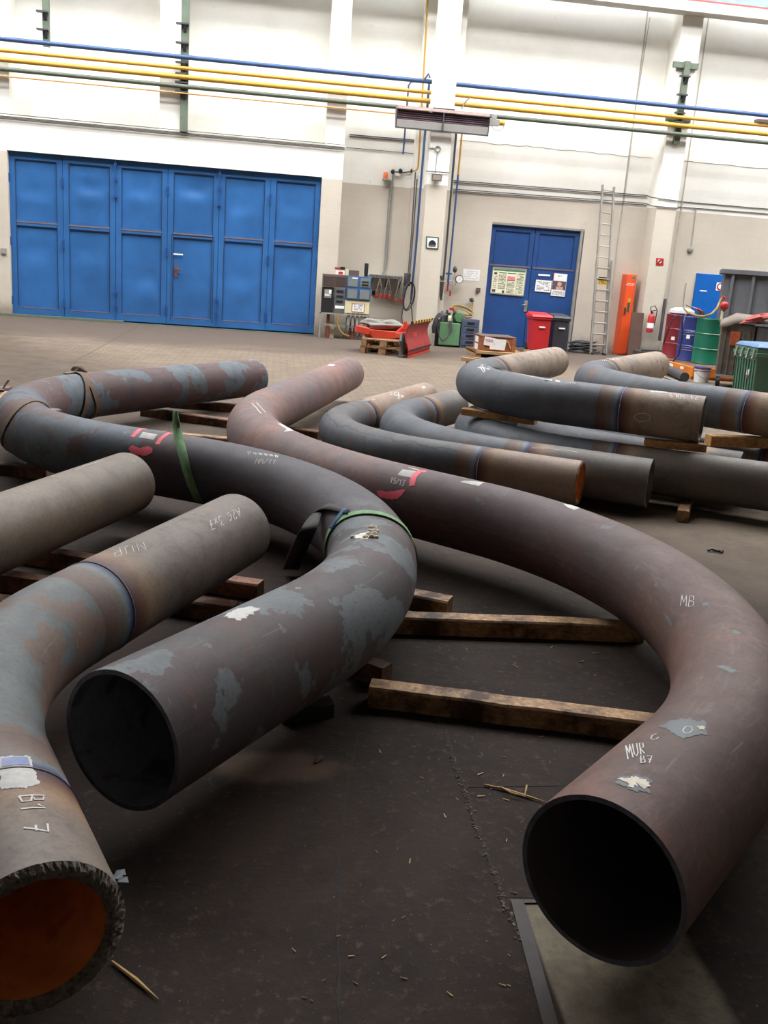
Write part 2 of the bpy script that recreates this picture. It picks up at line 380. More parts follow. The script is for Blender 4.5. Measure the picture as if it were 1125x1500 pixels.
def text_lines(mb, quad, Y, n, w=.004, mi=0, fill=.8, seed=1, x0=.08, x1=.92, y0=.1, y1=.9):
    """rows of small print as thin bars"""
    rnd = random.Random(seed); tl, tr, br, bl = [W(x, y, Y) for x, y in quad]
    def mp(x, y): return (tl.lerp(tr, x)).lerp(bl.lerp(br, x), y)+Vector((0, -.006, 0))
    for i in range(n):
        y = y0+(y1-y0)*(i+.5)/n; x = x0; hh = (y1-y0)/n*.22
        while x < x1-.03:
            l = rnd.uniform(.04, .14)
            if x+l > x1: l = x1-x
            if rnd.random() < fill: mb.add([mp(x, y-hh), mp(x+l, y-hh), mp(x+l, y+hh), mp(x, y+hh)], [(0, 3, 2, 1)], mi)
            x += l+.02
# ------------------------------------------------------------------ shared materials
m_wall = mat_wall(); m_floor = mat_floor()
m_gate = M('blue_gate_paint', (44, 94, 150), .36, 0, .14, 1.3, .05, dirt=(66, 116, 168), dirt_t=(.6, .95))
m_gate2 = M('blue_door_paint', (32, 68, 122), .42, 0, .14, 1.5, .05, dirt=(60, 96, 150), dirt_t=(.6, .95))
m_groove = M('dark_gap', (22, 30, 48), .8); m_rustline = M('dusty_rail', (104, 92, 98), .8)
m_steelgreen = M('grey_green_steel', (94, 106, 90), .55); m_greenpipe = M('green_pipe_paint', (84, 92, 78), .5)
m_yellow = M('yellow_pipe_paint', (186, 142, 48), .45, 0, .06); m_bluepipe = M('blue_pipe_paint', (50, 82, 126), .45, 0, .06)
m_orangeline = M('orange_line_paint', (196, 142, 70), .5)
m_white = M('white_paint', (232, 230, 224), .6, 0, .03); m_lampgrey = M('lamp_grey', (140, 138, 132), .5)
m_black = M('black_plastic', (26, 26, 28), .5, 0, .1); m_dkgrey = M('dark_grey_metal', (62, 62, 66), .5, 0, .15, 3)
m_cable = M('grey_cable', (78, 74, 74), .7); m_alu = M('aluminium', (150, 146, 138), .4, .3, .15, 3)
m_red = M('red_paint', (168, 38, 40), .42, 0, .1); m_redbin = M('red_plastic', (188, 38, 42), .42, 0, .05)
m_orange = M('orange_paint', (224, 84, 38), .45, 0, .05); m_palorange = M('orange_pallet_paint', (206, 118, 40), .5, 0, .15, 4)
m_blackbin = M('charcoal_plastic', (52, 53, 60), .5, 0, .06); m_paper = M('paper', (226, 226, 224), .8, 0, .04, 12)
m_ink = M('ink', (70, 70, 76), .8); m_inkg = M('green_ink', (54, 120, 92), .8); m_pink = M('pink_print', (214, 120, 128), .8)
m_board = M('cream_notice', (222, 220, 190), .7, 0, .05, 12); m_greenframe = M('green_frame', (40, 84, 62), .5)
m_signyel = M('yellow_sign_paint', (196, 156, 42), .6, 0, .04); m_blacktxt = M('black_print', (24, 24, 24), .8)
m_woodlt = mat_wood('pale_pine', (182, 148, 104), (148, 112, 76), (2, 2, 26), st=(.6, .9), stain=(120, 90, 60))
m_crate = mat_wood('crate_ply', (158, 96, 54), (128, 74, 42), (3, 3, 20), st=(.6, .9), stain=(100, 60, 38))
m_beam = mat_wood('old_timber', (196, 158, 114), (134, 102, 70), (14, 14, 40), st=(.42, .68), stain=(64, 42, 28))
m_beamdk = mat_wood('oily_timber', (146, 100, 70), (100, 64, 44), (14, 14, 40), st=(.4, .66), stain=(48, 32, 26))
m_beamyel = mat_wood('dry_timber', (206, 162, 102), (158, 112, 64), (14, 14, 40), st=(.55, .8), stain=(96, 64, 40))
m_plough = M('plough_orange', (192, 64, 44), .45, 0, .08); m_ploughred = M('plough_red', (160, 56, 54), .5, 0, .14, 5, dirt=(134, 60, 56))
m_tankgreen = M('tank_green', (92, 132, 94), .5, 0, .08); m_motor = M('motor_green', (74, 112, 84), .45)
m_cabblue = M('blue_grey_cabinet', (70, 78, 100), .5, 0, .08); m_hose = M('black_hose', (58, 56, 60), .5); m_hosey = M('yellow_hose', (128, 106, 58), .5)
m_cream = M('cream_box', (206, 200, 160), .5, 0, .04); m_brownpanel = M('brown_panel', (92, 72, 66), .6, 0, .1, 12)
m_brk = M('breaker_grey', (86, 90, 92), .5, 0, .1, 14); m_window = M('smoked_window', (116, 122, 122), .25, 0, .08, 10); m_bluefr = M('blue_frame', (48, 86, 126), .45)
m_rustpipe = M('rust_red_pipe', (112, 58, 50), .6); m_zinc = M('zinc_steel', (150, 152, 150), .45, .5)
m_tarp = M('grey_tarp', (118, 116, 110), .7, 0, .1, 5); m_tarpbr = M('brown_grey_tarp', (106, 95, 84), .75, 0, .08, 4)
m_drumred = M('drum_red', (116, 34, 42), .35, 0, .06); m_drumblue = M('drum_blue', (38, 52, 116), .35, 0, .06); m_drumgreen = M('drum_green', (16, 98, 78), .35, 0, .06)
m_contgrey = M('container_grey', (90, 92, 96), .55, 0, .1, 2, dirt=(80, 78, 78)); m_bingrey = M('dirty_galvanised', (98, 90, 82), .6, .2, .2, 5, dirt=(78, 66, 58), dirt_t=(.45, .7))
m_bingrn = M('green_plastic', (70, 106, 88), .5, 0, .06, 2); m_bingrnd = M('green_plastic_ribs', (54, 84, 70), .5, 0, .06, 2); m_lidblue = M('blue_lid', (84, 114, 148), .5, 0, .08)
m_orlabel = M('orange_label', (176, 84, 46), .6); m_rubber = M('rubber', (34, 33, 34), .7)
m_girder = M('girder_grey', (178, 174, 164), .5, 0, .04); m_cranered = M('crane_red', (150, 80, 70), .5); m_craneblue = M('crane_blue_grey', (130, 150, 172), .5)
m_heatdark = M('heater_grille', (70, 46, 56), .5, 0, .1, 10); m_heatlid = M('heater_lid', (128, 108, 102), .5, .2); m_reflect = M('heater_reflector', (206, 206, 204), .35, .3, .04)
m_amber = M('amber_lens', (222, 110, 40), .3); m_chalk = M('chalk', (206, 206, 202), .9, 0, .1, 40); m_label = M('paper_label', (190, 190, 186), .8, 0, .12, 30)
m_spray = M('pink_red_spray', (255, 104, 120), .7, 0, .08, 30); m_paintspill = M('white_paint_daub', (214, 206, 190), .8, 0, .15, 40)
m_sgreen = M('green_strap', (112, 152, 108), .85, 0, .15, 30, .2, dirt=(72, 104, 74), dirt_t=(.62, .8)); m_sbrown = M('brown_strap', (104, 84, 70), .85, 0, .15, 30, .2); m_sblue = M('blue_tag', (66, 106, 142), .8, 0, .1, 30)
m_spdark = M('dark_strap_underside', (44, 38, 38), .85, 0, .1, 20)
m_chip = M('fresh_wood', (186, 152, 98), .8, 0, .12, 30); m_slate = M('scale_flake', (84, 92, 96), .6); m_brownboard = M('brown_board', (86, 62, 52), .7, 0, .12, 4)

# ------------------------------------------------------------------ the hall
YW, YP, YG = 22.35, 21.75, 21.85         # wall bays, pilaster faces, gate plane
XL, XR, YB, ZC = -13.0, 20.0, -8.0, 12.5
mb = MB(); mb.box(XL-.3, YB-.3, -.2, XR+.3, YW+.4, 0); struct(mb.build('floor', m_floor))
gx0, gx1 = W(12, 218, YG).x, W(471.5, 260, YG).x; gz = W(471.5, 260, YG).z
dxa, dxb = W(721.5, 325, YW).x, W(857, 336, YW).x; dz = W(857, 336, YW).z
mb = MB()
mb.box(XL, YW, 0, gx0, YW+.3, ZC); mb.box(gx0, YW, gz, gx1, YW+.3, ZC); mb.box(gx1, YW, 0, dxa, YW+.3, ZC); mb.box(dxa, YW, dz, dxb, YW+.3, ZC); mb.box(dxb, YW, 0, XR, YW+.3, ZC)
# header over the gate and the pilasters of the bays
hz = W(505, 216, YP).z
px1 = W(12.5, 100, YP).x; p2a, p2b = W(234, 100, YP).x, W(266, 100, YP).x; p3a, p3b = W(482, 100, YP).x, W(511, 100, YP).x
mb.box(XL, YP, gz+.0, p3b, YW, hz)
mb.box(px1-.55, YP, hz, px1, YW, ZC); mb.box(p2a, YP, hz, p2b, YW, ZC); mb.box(p3a, YP, hz, p3b, YW, ZC)
mb.box(XL, YP, 0, gx0, YW, gz); mb.box(gx1, YP, 0, p3b, YW, gz)
p5a, p5b = W(973, 226, YP).x, W(1002.5, 226, YP).x; mb.box(p5a, YP, 0, p5b, YW, ZC)
mb.box(p5b, YW-.12, 0, p5b+.16, YW, ZC)
struct(mb.build('wall_back', m_wall))
# free-standing concrete column with its backing
YC = 21.0
ca, cb_ = W(637, 120, YC).x, W(668.5, 120, YC).x
mb = MB(); mb.box(ca, YC, 0, cb_, YC+.42, 7.3); struct(mb.build('wall_column', m_wall))
mb = MB(); mb.box(W(604, 270, 22.1).x, 22.1, 0, W(664, 270, 22.1).x, YW, ZC); struct(mb.build('wall_column_backing', m_wall))
m_side = M('side_wall_paint', (150, 144, 134), .8, 0, .06, 2)
mb = MB(); mb.box(XL-.3, YB, 0, XL, YW+.3, ZC); struct(mb.build('wall_left', m_side))
mb = MB(); mb.box(XR, YB, 0, XR+.3, YW+.3, ZC); struct(mb.build('wall_right', m_side))
m_back = M('dim_brick_wall', (120, 112, 104), .85, 0, .1, 2)
mb = MB(); mb.box(XL-.3, YB-.3, 0, XR+.3, YB, ZC); struct(mb.build('wall_front', m_back))
m_ceil = M('ceiling_sheet', (120, 118, 114), .8, 0, .03)
mb = MB(); mb.box(XL-.3, YB-.3, ZC, XR+.3, YW+.4, ZC+.15); struct(mb.build('ceiling', m_ceil))
m_sky = emit('rooflight_glazing', (248, 248, 250), SKYLIGHT)
m_frame = M('rooflight_frame', (120, 120, 118), .6)
for i, (ya, yb) in enumerate(((16.0, 19.6), (11.8, 14.4))):
    for j, (xa, xb) in enumerate(((-11, -1), (0.5, 8.5), (10, 18.5))):
        r = sthing('window_%d' % (i*3+j+1), ((xa+xb)/2, (ya+yb)/2, ZC-.06))
        b = MB(); b.box(xa, ya, ZC-.05, xb, yb, ZC-.02); b.build('pane', m_sky, r)
        b = MB()
        for x in (xa-.06, xb): b.box(x, ya-.06, ZC-.12, x+.06, yb+.06, ZC)
        for y in (ya-.06, yb): b.box(xa, y, ZC-.12, xb, y+.06, ZC)
        k = 1
        while xa+k*2 < xb-.5: b.box(xa+k*2-.02, ya, ZC-.1, xa+k*2+.02, yb, ZC-.05); k += 1
        b.build('window_frame', m_frame, r)
# faint cracks and construction joints of the wall
m_joint = M('wall_joint', (176, 170, 160), .9)
mb = MB()
for x in (p5a-.62, p5b+.34): mb.box(x, YW-.006, 0 if x > p5b else 3.0, x+.03, YW, ZC)
struct(mb.build('trim_1', m_joint))
mb = MB()
a = W(672, 205, YW); b = W(955, 232, YW); pts = []
rnd = random.Random(3)
for k in range(30): pts.append((a.x+(b.x-a.x)*k/29, YW-.002, a.z+(b.z-a.z)*k/29+rnd.uniform(-.02, .02)))
mb.tube(pts, .006, 4)
a = W(1002, 236, YW); mb.tube([(a.x+k*.2, YW-.002, a.z+rnd.uniform(-.01, .01)) for k in range(14)], .008, 4)
struct(mb.build('trim_2', m_joint))

# ------------------------------------------------------------------ door_1: folding gate of six leaves
g = sthing('door_1', ((gx0+gx1)/2, YG, 0)); lw = (gx1-gx0)/6; zb = .05
for i in range(6):
    x0, x1 = gx0+i*lw+.004, gx0+(i+1)*lw-.004
    yy = YG+(.0 if i % 2 else .006)
    mid = gz*.585
    b = MB(); fr = .13; t = .05
    # frame bars
    b.box(x0, yy, zb, x0+fr, yy+t, gz); b.box(x1-fr, yy, zb, x1, yy+t, gz)
    b.box(x0+fr, yy, gz-.16, x1-fr, yy+t, gz); b.box(x0+fr, yy, zb, x1-fr, yy+t, zb+.16); b.box(x0+fr, yy, mid-.07, x1-fr, yy+t, mid+.07)
    lf = b.build('leaf', m_gate, g)
    for q, (za, zc) in enumerate(((zb+.16, mid-.07), (mid+.07, gz-.16))):
        # each sheet panel buckles a little: real dents
        b = MB(); nx, nz = 14, 18; rn = random.Random(i*7+q*3+1); vs = []; fs = []
        cx_, cz_, am = rn.uniform(.35, .65), rn.uniform(.45, .75), rn.uniform(.012, .03)*(1.6 if i in (1, 2) and q == 0 else 1)
        for kz in range(nz+1):
            for kx in range(nx+1):
                u, v = kx/nx, kz/nz
                dd = math.exp(-(((u-cx_)/.33)**2+((v-cz_)/.12)**2))-.7*math.exp(-(((u-cx_-.05)/.36)**2+((v-cz_+.17)/.14)**2))+.3*math.sin(3*u+i)*math.sin(4*v+q)
                edge = min(1, min(u, 1-u, v, 1-v)*6)
                vs.append((x0+fr+(x1-x0-2*fr)*u, yy+.03+am*dd*edge, za+(zc-za)*v))
        for kz in range(nz):
            for kx in range(nx): a0 = kz*(nx+1)+kx; fs.append((a0, a0+1, a0+nx+2, a0+nx+1))
        b.add(vs, fs); b.build('panel', m_gate, lf, smooth=True)
    b = MB(); b.box(x0+fr-.01, yy-.006, mid-.01, x1-fr+.01, yy, mid+.02); b.box(x0+fr, yy-.004, zb+.145, x1-fr, yy, zb+.165); b.build('rail_dust', m_rustline, lf)
    b = MB()
    for (xa, xb, za, zc) in ((x0+fr-.012, x0+fr, zb+.16, gz-.16), (x1-fr, x1-fr+.012, zb+.16, gz-.16), (x0+fr, x1-fr, gz-.16, gz-.148), (x0+fr, x1-fr, mid-.082, mid-.07)): b.box(xa, yy-.003, za, xb, yy+.001, zc)
    b.build('seam', m_groove, lf)
    if i == 3:
        b = MB(); w0 = x0+fr*.75; w1 = x1-fr*.75
        for (xa, xb, za, zc) in ((w0-.012, w0, zb+.08, mid-.02), (w1, w1+.012, zb+.08, mid-.02), (w0, w1, mid-.03, mid-.018)): b.box(xa, yy-.004, za, xb, yy+.001, zc)
        b.build('wicket_gap', m_groove, lf)
        h = W(258, 396, yy); b = MB(); b.box(h.x-.03, yy-.012, h.z-.13, h.x+.03, yy, h.z+.1); b.tube([(h.x, yy-.01, h.z+.03), (h.x, yy-.06, h.z+.03), (h.x+.13, yy-.06, h.z+.03)], .011, 8)
        b.build('handle', m_rustpipe, lf)
        a, c = W(254, 371, yy), W(268, 374, yy); b = MB(); b.box(a.x, yy-.008, c.z, c.x, yy-.004, a.z); b.build('name_strip', m_white, lf)
for i in (2, 4):
    x = gx0+i*lw; b = MB(); b.cyl((x, YG-.05, gz-.75), (x, YG-.05, gz+.06), .014, 8); b.blob((x, YG-.05, gz+.07), (.035, .035, .035), 1, 0, 6)
    b.cyl((x, YG-.05, zb), (x, YG-.05, zb+.7), .012, 8)
    for z in (gz-.75, gz-.4, gz-.1, zb+.3, zb+.6): b.box(x-.03, YG-.06, z-.03, x+.03, YG, z+.03)
    b.build('slide_bolt', m_gate2, g)
for i in (0, 1, 3, 5, 6):
    b = MB(); x = gx0+i*lw
    for z in (.35, 1.6, 2.9): b.cyl((x, YG-.02, z-.09), (x, YG-.02, z+.09), .02, 8)
    b.build('hinge', m_gate2, g)
b = MB(); b.box(gx0, YG+.09, 0, gx1, YG+.11, gz); b.build('backing', m_gate2, g)  # added dark sheet, stops outside light showing through the gaps between leaves
b = MB(); b.box(gx0+.1, YG-.06, gz, gx1-.12, YG+.04, gz+.05); b.build('head_rail', m_gate2, g)
mb = MB(); mb.box(gx0-1.2, YG-.14, 0, gx0+2.4, YG-.02, .055); mb.box(gx0+2.4, YG-.1, 0, gx1, YG-.01, .02); struct(mb.build('trim_3', m_steelgreen))
mb = MB(); mb.box(XL, YP-.03, hz-.02, p3b+.02, YP+.0, hz+.02); struct(mb.build('trim_4', m_white))

# ------------------------------------------------------------------ door_2: blue double door
g = sthing('door_2', ((dxa+dxb)/2, YW, 0)); yd = YW+.06; xm = (W(785, 332, YW).x+.02)
for i, (x0, x1) in enumerate(((dxa+.01, xm-.01), (xm+.01, dxb-.1))):
    b = MB(); fr = .11; mid = 1.86; t = .05; top = dz-.05
    b.box(x0, yd, .02, x1, yd+t, mid); b.box(x0, yd, mid, x0+fr, yd+t, top); b.box(x1-fr, yd, mid, x1, yd+t, top); b.box(x0+fr, yd, top-.12, x1-fr, yd+t, top)
    b.box(x0+fr, yd+.02, mid, x1-fr, yd+t, top-.12)
    lf = b.build('leaf', m_gate2, g)
    b = MB()
    for (xa, xb, za, zc) in ((x0+fr-.01, x0+fr, mid, top-.12), (x1-fr, x1-fr+.01, mid, top-.12), (x0+fr, x1-fr, top-.13, top-.12), (x0+.05, x1-.05, mid-.03, mid-.018)): b.box(xa, yd-.003, za, xb, yd+.001, zc)
    b.build('seam', m_groove, lf)
    b = MB(); b.box(x0+.03, yd-.005, mid+.0, x1-.03, yd, mid+.03); b.build('rail_dust', m_rustline, lf)
    if i == 0:
        h = W(770, 448, yd); b = MB(); b.box(h.x-.04, yd-.015, h.z-.14, h.x+.04, yd, h.z+.12); b.build('handle_plate', m_alu, lf, bevel=.004)
        b = MB(); b.tube([(h.x, yd-.01, h.z+.02), (h.x, yd-.06, h.z+.02), (h.x-.11, yd-.06, h.z+.02)], .011, 8); b.build('handle', m_alu, lf, smooth=True)
b = MB(); b.box(xm-.012, yd+.01, 0, xm+.012, yd+.04, dz-.05); b.build('centre_gap', m_groove, g)
b = MB(); b.box(dxb-.09, YW-.01, 0, dxb-.03, YW+.1, dz); b.box(dxa, YW-.005, dz-.045, dxb, YW+.1, dz); b.build('door_frame', m_lampgrey, g)

# ------------------------------------------------------------------ door_3: plain blue door in the right bay
a, c = W(1021, 400, YW-.03), W(1060, 404, YW-.03)
x0, x1, zt = a.x, a.x+.95, a.z
g = sthing('door_3', ((x0+x1)/2, YW-.03, 0)); m_door3 = M('bright_blue_paint', (16, 92, 172), .4, 0, .04)
b = MB(); b.box(x0, YW-.05, .02, x1, YW, zt); b.build('leaf', m_door3, g, bevel=.006)
a, c = W(1025.3, 425, YW-.05), W(1035.5, 427.3, YW-.05); b = MB(); b.box(a.x, YW-.056, c.z, c.x, YW-.051, a.z); b.build('name_strip', m_white, g)
a, c = W(1050, 413.5, YW-.05), W(1056, 426, YW-.05); b = MB(); b.box(a.x, YW-.056, c.z, a.x+.2, YW-.051, a.z); b.build('warning_sign', m_paper, g)
b = MB(); cc = ((a.x+.1), YW-.06, (a.z+c.z)/2); b.lathe(cc, [(.085, 0), (.085, .002)], 24, 0, 'y'); b.build('sign_ring', m_red, g)
b = MB(); b.lathe((cc[0], cc[1]-.003, cc[2]), [(.055, 0), (.055, .001)], 24, 0, 'y'); b.build('sign_disc', m_paper, g)
b = MB(); b.box(x0+.83, YW-.1, .95, x0+.9, YW-.05, 1.1); b.build('handle', m_alu, g)

# ------------------------------------------------------------------ pipes along the wall
YR = 21.55
XA, XB = -12.9, 19.9
def hpipe(name, pl, pr, r, mat, label, cat='wall pipe', Y=YR, x0=XA, x1=XB):
    a, b = W(*pl, Y), W(*pr, Y); z = (a.z+b.z)/2
    m_ = MB(); n = 14; m_.tube([(x0+(x1-x0)*k/n, Y, z) for k in range(n+1)], r, 12)
    return tag(m_.build(name, mat, smooth='auto'), label, cat), z
_, zbl = hpipe('wall_pipe', (0, 57.5), (1125, 168.5), .046, m_bluepipe, 'blue pipe, the topmost of the long pipes running along the white wall')
_, zy1 = hpipe('wall_pipe', (0, 74.5), (1125, 183.5), .038, m_yellow, 'thinner upper yellow gas pipe, just below the blue pipe on the white wall')
_, zy2 = hpipe('wall_pipe', (0, 88), (1125, 195.5), .05, m_yellow, 'thicker lower yellow gas pipe, between the thin yellow pipe and the green pipe')
_, zgr = hpipe('wall_pipe', (0, 102), (1125, 208), .045, m_greenpipe, 'grey-green pipe, lowest of the thick pipes along the white wall')
_, zth = hpipe('wall_pipe', (0, 110.5), (560, 165), .014, m_orangeline, 'thin orange line hanging under the grey-green pipe left of the column', x1=ca-.1)
def vpipe(pts, r, mat, name, label, cat, Y, grp=None, n=8):
    m_ = MB(); m_.tube([W(x, y, Y) for x, y in pts], r, n); return tag(m_.build(name, mat, smooth='auto'), label, cat, grp)
# clips of the thin line
# steel posts and brackets
def bracket(x, z0, z1, Y, w, pegs, label, cross=None):
    t = thing('pipe_bracket', label, 'bracket', (x, Y, z0))
    b = MB(); b.box(x-w/2, Y, z0, x+w/2, Y+.1, z1); b.build('post', m_steelgreen, t)
    for z in pegs:
        b = MB(); b.box(x-w/2-.1, Y-.1, z-.015, x+w/2, Y, z+.015); b.add([(x-.03, Y-.1, z), (x-.03, Y, z-.16), (x-.03, Y, z), (x+.03, Y-.1, z), (x+.03, Y, z-.16), (x+.03, Y, z)], [(0, 1, 2), (5, 4, 3), (0, 3, 4, 1), (0, 2, 5, 3)])
        b.build('peg', m_dkgrey, t)
    for z in (cross or ()):
        b = MB(); b.box(x-w*2.4, Y+.02, z-.06, x+w*2, Y+.098, z+.06); b.build('cross_arm', m_steelgreen, t)
    return t
xg = W(271, 60, YP-.1).x; bracket(xg, hz+.02, 7.25, YP-.11, .16, [W(270, 36, YP-.1).z, W(269, 64, YP-.1).z, zbl-.1, zy1-.1, zy2-.1, zgr-.1], 'long grey-green steel post carrying the pipes, right of the second white pilaster')
xg = W(67, 30, YP-.1).x; bracket(xg, W(68, 68, YP-.1).z, 7.25, YP-.11, .13, [W(62, 18, YP-.1).z, W(61, 44, YP-.1).z], 'short grey-green steel post with hooks ending above the pipes at the far left')
xg = W(1001, 140, YP-.1).x; bracket(xg, W(991, 211, YP-.1).z, W(1006, 89, YP-.1).z, YP-.11, .13, [W(1004, 113, YP-.1).z, W(1001, 140, YP-.1).z, zbl-.12, zy1-.1], 'grey-green bracket with cross arm on the right pilaster holding the pipes', cross=[W(1002, 95, YP-.1).z, W(993, 174, YP-.1).z])
t = thing('pipe_bracket', 'short dark bracket under the pipes at the right picture edge', 'bracket', (W(1118, 178, 21.5).x, 21.5, 5.3))
a, c = W(1110, 174, 21.5), W(1135, 181, 21.5); b = MB(); b.box(a.x, 21.48, c.z, c.x, 21.66, a.z); b.build('plate', m_brownpanel, t)
# cables
m_cond = M('painted_conduit', (176, 170, 160), .6)
def cable(pts, r, Y, label, grp=None, mat=None, name='cable', cat='cable', n=6):
    m_ = MB(); m_.tube([W(x, y, Y) for x, y in pts], r, n); return tag(m_.build(name, mat or m_cable, smooth='auto'), label, cat, grp)
for k, dy in enumerate((0, 3.5, 7)):
    cable([(-60, 160.5+dy), (0, 166+dy), (250, 189.5+dy), (505, 212.5+dy)], .009, YP-.045, 'grey cable, %s of the three running along the ledge above the blue gate' % ('top', 'middle', 'bottom')[k], 'cables along the gate ledge')
for k, (l, r_) in enumerate((((512, 197), (612, 205.5)), ((512, 199.5), (612, 208)), ((507, 216), (608, 225)))):
    cable([l, r_], .012 if k < 2 else .008, YW-.02, 'grey cable running from the gate pilaster to the column, %s of three' % ('top', 'middle', 'bottom')[k], 'cables between pilaster and column')
for k, (y0, y1) in enumerate(((264, 286.3), (266.5, 288.8), (276.5, 298), (279, 300.5))):
    cable([(658, y0), (948, y1)], .011, YW-.03, 'grey cable running right of the column over the double door, %s of four' % ('topmost', 'second', 'third', 'lowest')[k], 'cables over the double door')
for k, (l, m1, r_) in enumerate((((948, 286.5), (992, 292.5), (994, 293)), ((948, 299), (992, 303), (994, 303.5)))):
    cable([l, (954, l[1]+2.5), (993, m1[1]+2)], .012, YP-.02, 'grey cable crossing the face of the right pilaster, %s one' % ('upper', 'lower')[k], 'cables on the right pilaster')
cable([(993, 295), (1140, 307.5)], .011, YW-.02, 'upper grey cable on the wall right of the right pilaster'); cable([(993, 303), (1140, 314.5)], .011, YW-.02, 'lower grey cable on the wall right of the right pilaster')
cable([(952, 25), (931, 160), (915, 290), (913, 301), (904, 360), (896, 440)], .009, YW-.02, 'grey conduit dropping down the wall between ladder and right pilaster', mat=m_cond, name='conduit', cat='conduit')
cable([(1001, 280), (998.5, 305), (997, 316)], .01, YW-.14, 'short thin conduit just right of the right pilaster', mat=m_cond, name='conduit', cat='conduit')
cable([(1012, 304), (1020, 307.5), (1015.5, 340), (1012.5, 362)], .012, YW-.02, 'grey conduit leading down to the round wall switch', mat=m_cond, name='conduit', cat='conduit')
cable([(1005.5, 415), (1002, 440), (1000, 470), (996, 500)], .01, YW-.02, 'thin conduit rising behind the blue drum', mat=m_cond, name='conduit', cat='conduit')
q = W(1011.5, 366, YW-.03); mb = MB(); mb.lathe((q.x, YW, q.z), [(.07, 0), (.07, .04), (.04, .06)], 20, 0, 'y'); tag(mb.build('wall_switch', m_lampgrey, smooth='auto'), 'round grey wall switch at the end of its conduit, above the blue drum', 'switch')
mb = MB(); wb(mb, 1, 363, 9, 372, YP-.04, .04); tag(mb.build('wall_switch', m_lampgrey, bevel=.005), 'small square switch box on the wall left of the blue gate', 'switch')
# drops by the column
vpipe([(627.5, -20), (621, 100), (615, 205), (612.5, 244), (610, 249.5), (604, 251)], .02, m_yellow, 'gas_pipe', 'thin yellow pipe dropping down left of the column to the black valve', 'gas pipe', 21.95)
vpipe([(629, 118), (626.5, 150), (617, 262), (609.5, 360), (602, 440)], .026, m_bluepipe, 'air_pipe', 'blue pipe dropping down just left of the column to the hose coil', 'air pipe', 21.75)
vpipe([(612, 118.5), (602, 120), (598.5, 125), (590.5, 226)], .02, m_bluepipe, 'air_pipe', 'short blue pipe stub hanging on the wall left of the column', 'air pipe', 21.9)
vpipe([(669, 186), (661, 280), (654, 360), (648, 425), (646, 440)], .025, m_dkgrey, 'water_pipe', 'dark grey-green pipe dropping right of the column', 'water pipe', 22.0)
vpipe([(677.5, 186), (671, 256)], .022, m_yellow, 'gas_pipe', 'yellow pipe dropping right of the column, ending in a blue pipe', 'gas pipe', 22.15)
vpipe([(671, 256), (663, 345), (657.5, 402), (656.5, 420)], .022, m_bluepipe, 'air_pipe', 'blue pipe dropping right of the column to the pressure gauge', 'air pipe', 22.15)
vpipe([(629.5, 114), (628, 108), (622, 116)], .022, m_bluepipe, 'air_pipe', 'blue swan-neck joining the long blue pipe at the column', 'air pipe', 21.5)
vpipe([(688, 143), (681, 150), (676, 160)], .016, m_lampgrey, 'gas_pipe', 'short grey branch pipe between the yellow pipes and the heater', 'gas pipe', 21.5)
for k, (pp, r_) in enumerate((([(576, 252), (574, 275), (569, 340), (565.5, 390), (560, 402)], .016), ([(571, 268), (567, 330), (562.5, 396)], .012))):
    vpipe(pp, r_, m_zinc, 'conduit', ('grey steel conduit under the beacon, the right one of the pair', 'grey steel conduit under the beacon, the left one of the pair')[k], 'conduit', YW-.04)
for k, pp in enumerate(([(608.5, 252), (603, 340), (598, 400)], [(611, 262), (606, 330), (600, 402)])): vpipe(pp, .014, m_cable, 'cable', ('dark cable beside the column backing, left one', 'dark cable beside the column backing, right one')[k], 'cable', 22.06)
vpipe([(575, 251.5), (583, 252), (590, 253), (604, 251)], .014, m_cable, 'gas_fitting', 'dark grey fitting line with valves between beacon and yellow drop', 'pipe fitting', YW-.05)
for k, (x, y) in enumerate(((575.5, 251.5), (586.5, 250.5), (604, 250.5))):
    q = W(x, y, YW-.06); mb = MB(); mb.blob((q.x, q.y, q.z), (.045, .04, .05), k, .1, 7); tag(mb.build('valve', m_black, smooth=True), 'small black valve on the fitting line near the beacon, %s' % ('left', 'middle', 'right')[k], 'valve', 'valves near the beacon')
mb = MB(); wb(mb, 579, 254, 586, 258, YW-.08, .08); tag(mb.build('junction_box', m_white, bevel=.005), 'small white box under the fitting line right of the beacon', 'junction box')
q = W(564.5, 262, YW-.1); t = thing('beacon', 'orange warning beacon on a small bracket high on the wall', 'warning light', (q.x, q.y, q.z-.04))
mb = MB(); mb.lathe((q.x, q.y, q.z-.04), [(.07, 0), (.07, .04), (.055, .05)], 18); mb.box(q.x-.02, q.y, q.z-.04, q.x+.14, YW, q.z-.01); mb.build('base', m_lampgrey, t)
mb = MB(); mb.lathe((q.x, q.y, q.z+.01), [(.055, 0), (.055, .1), (.04, .13), (.01, .14)], 18); mb.build('lens', m_amber, t, smooth='auto')
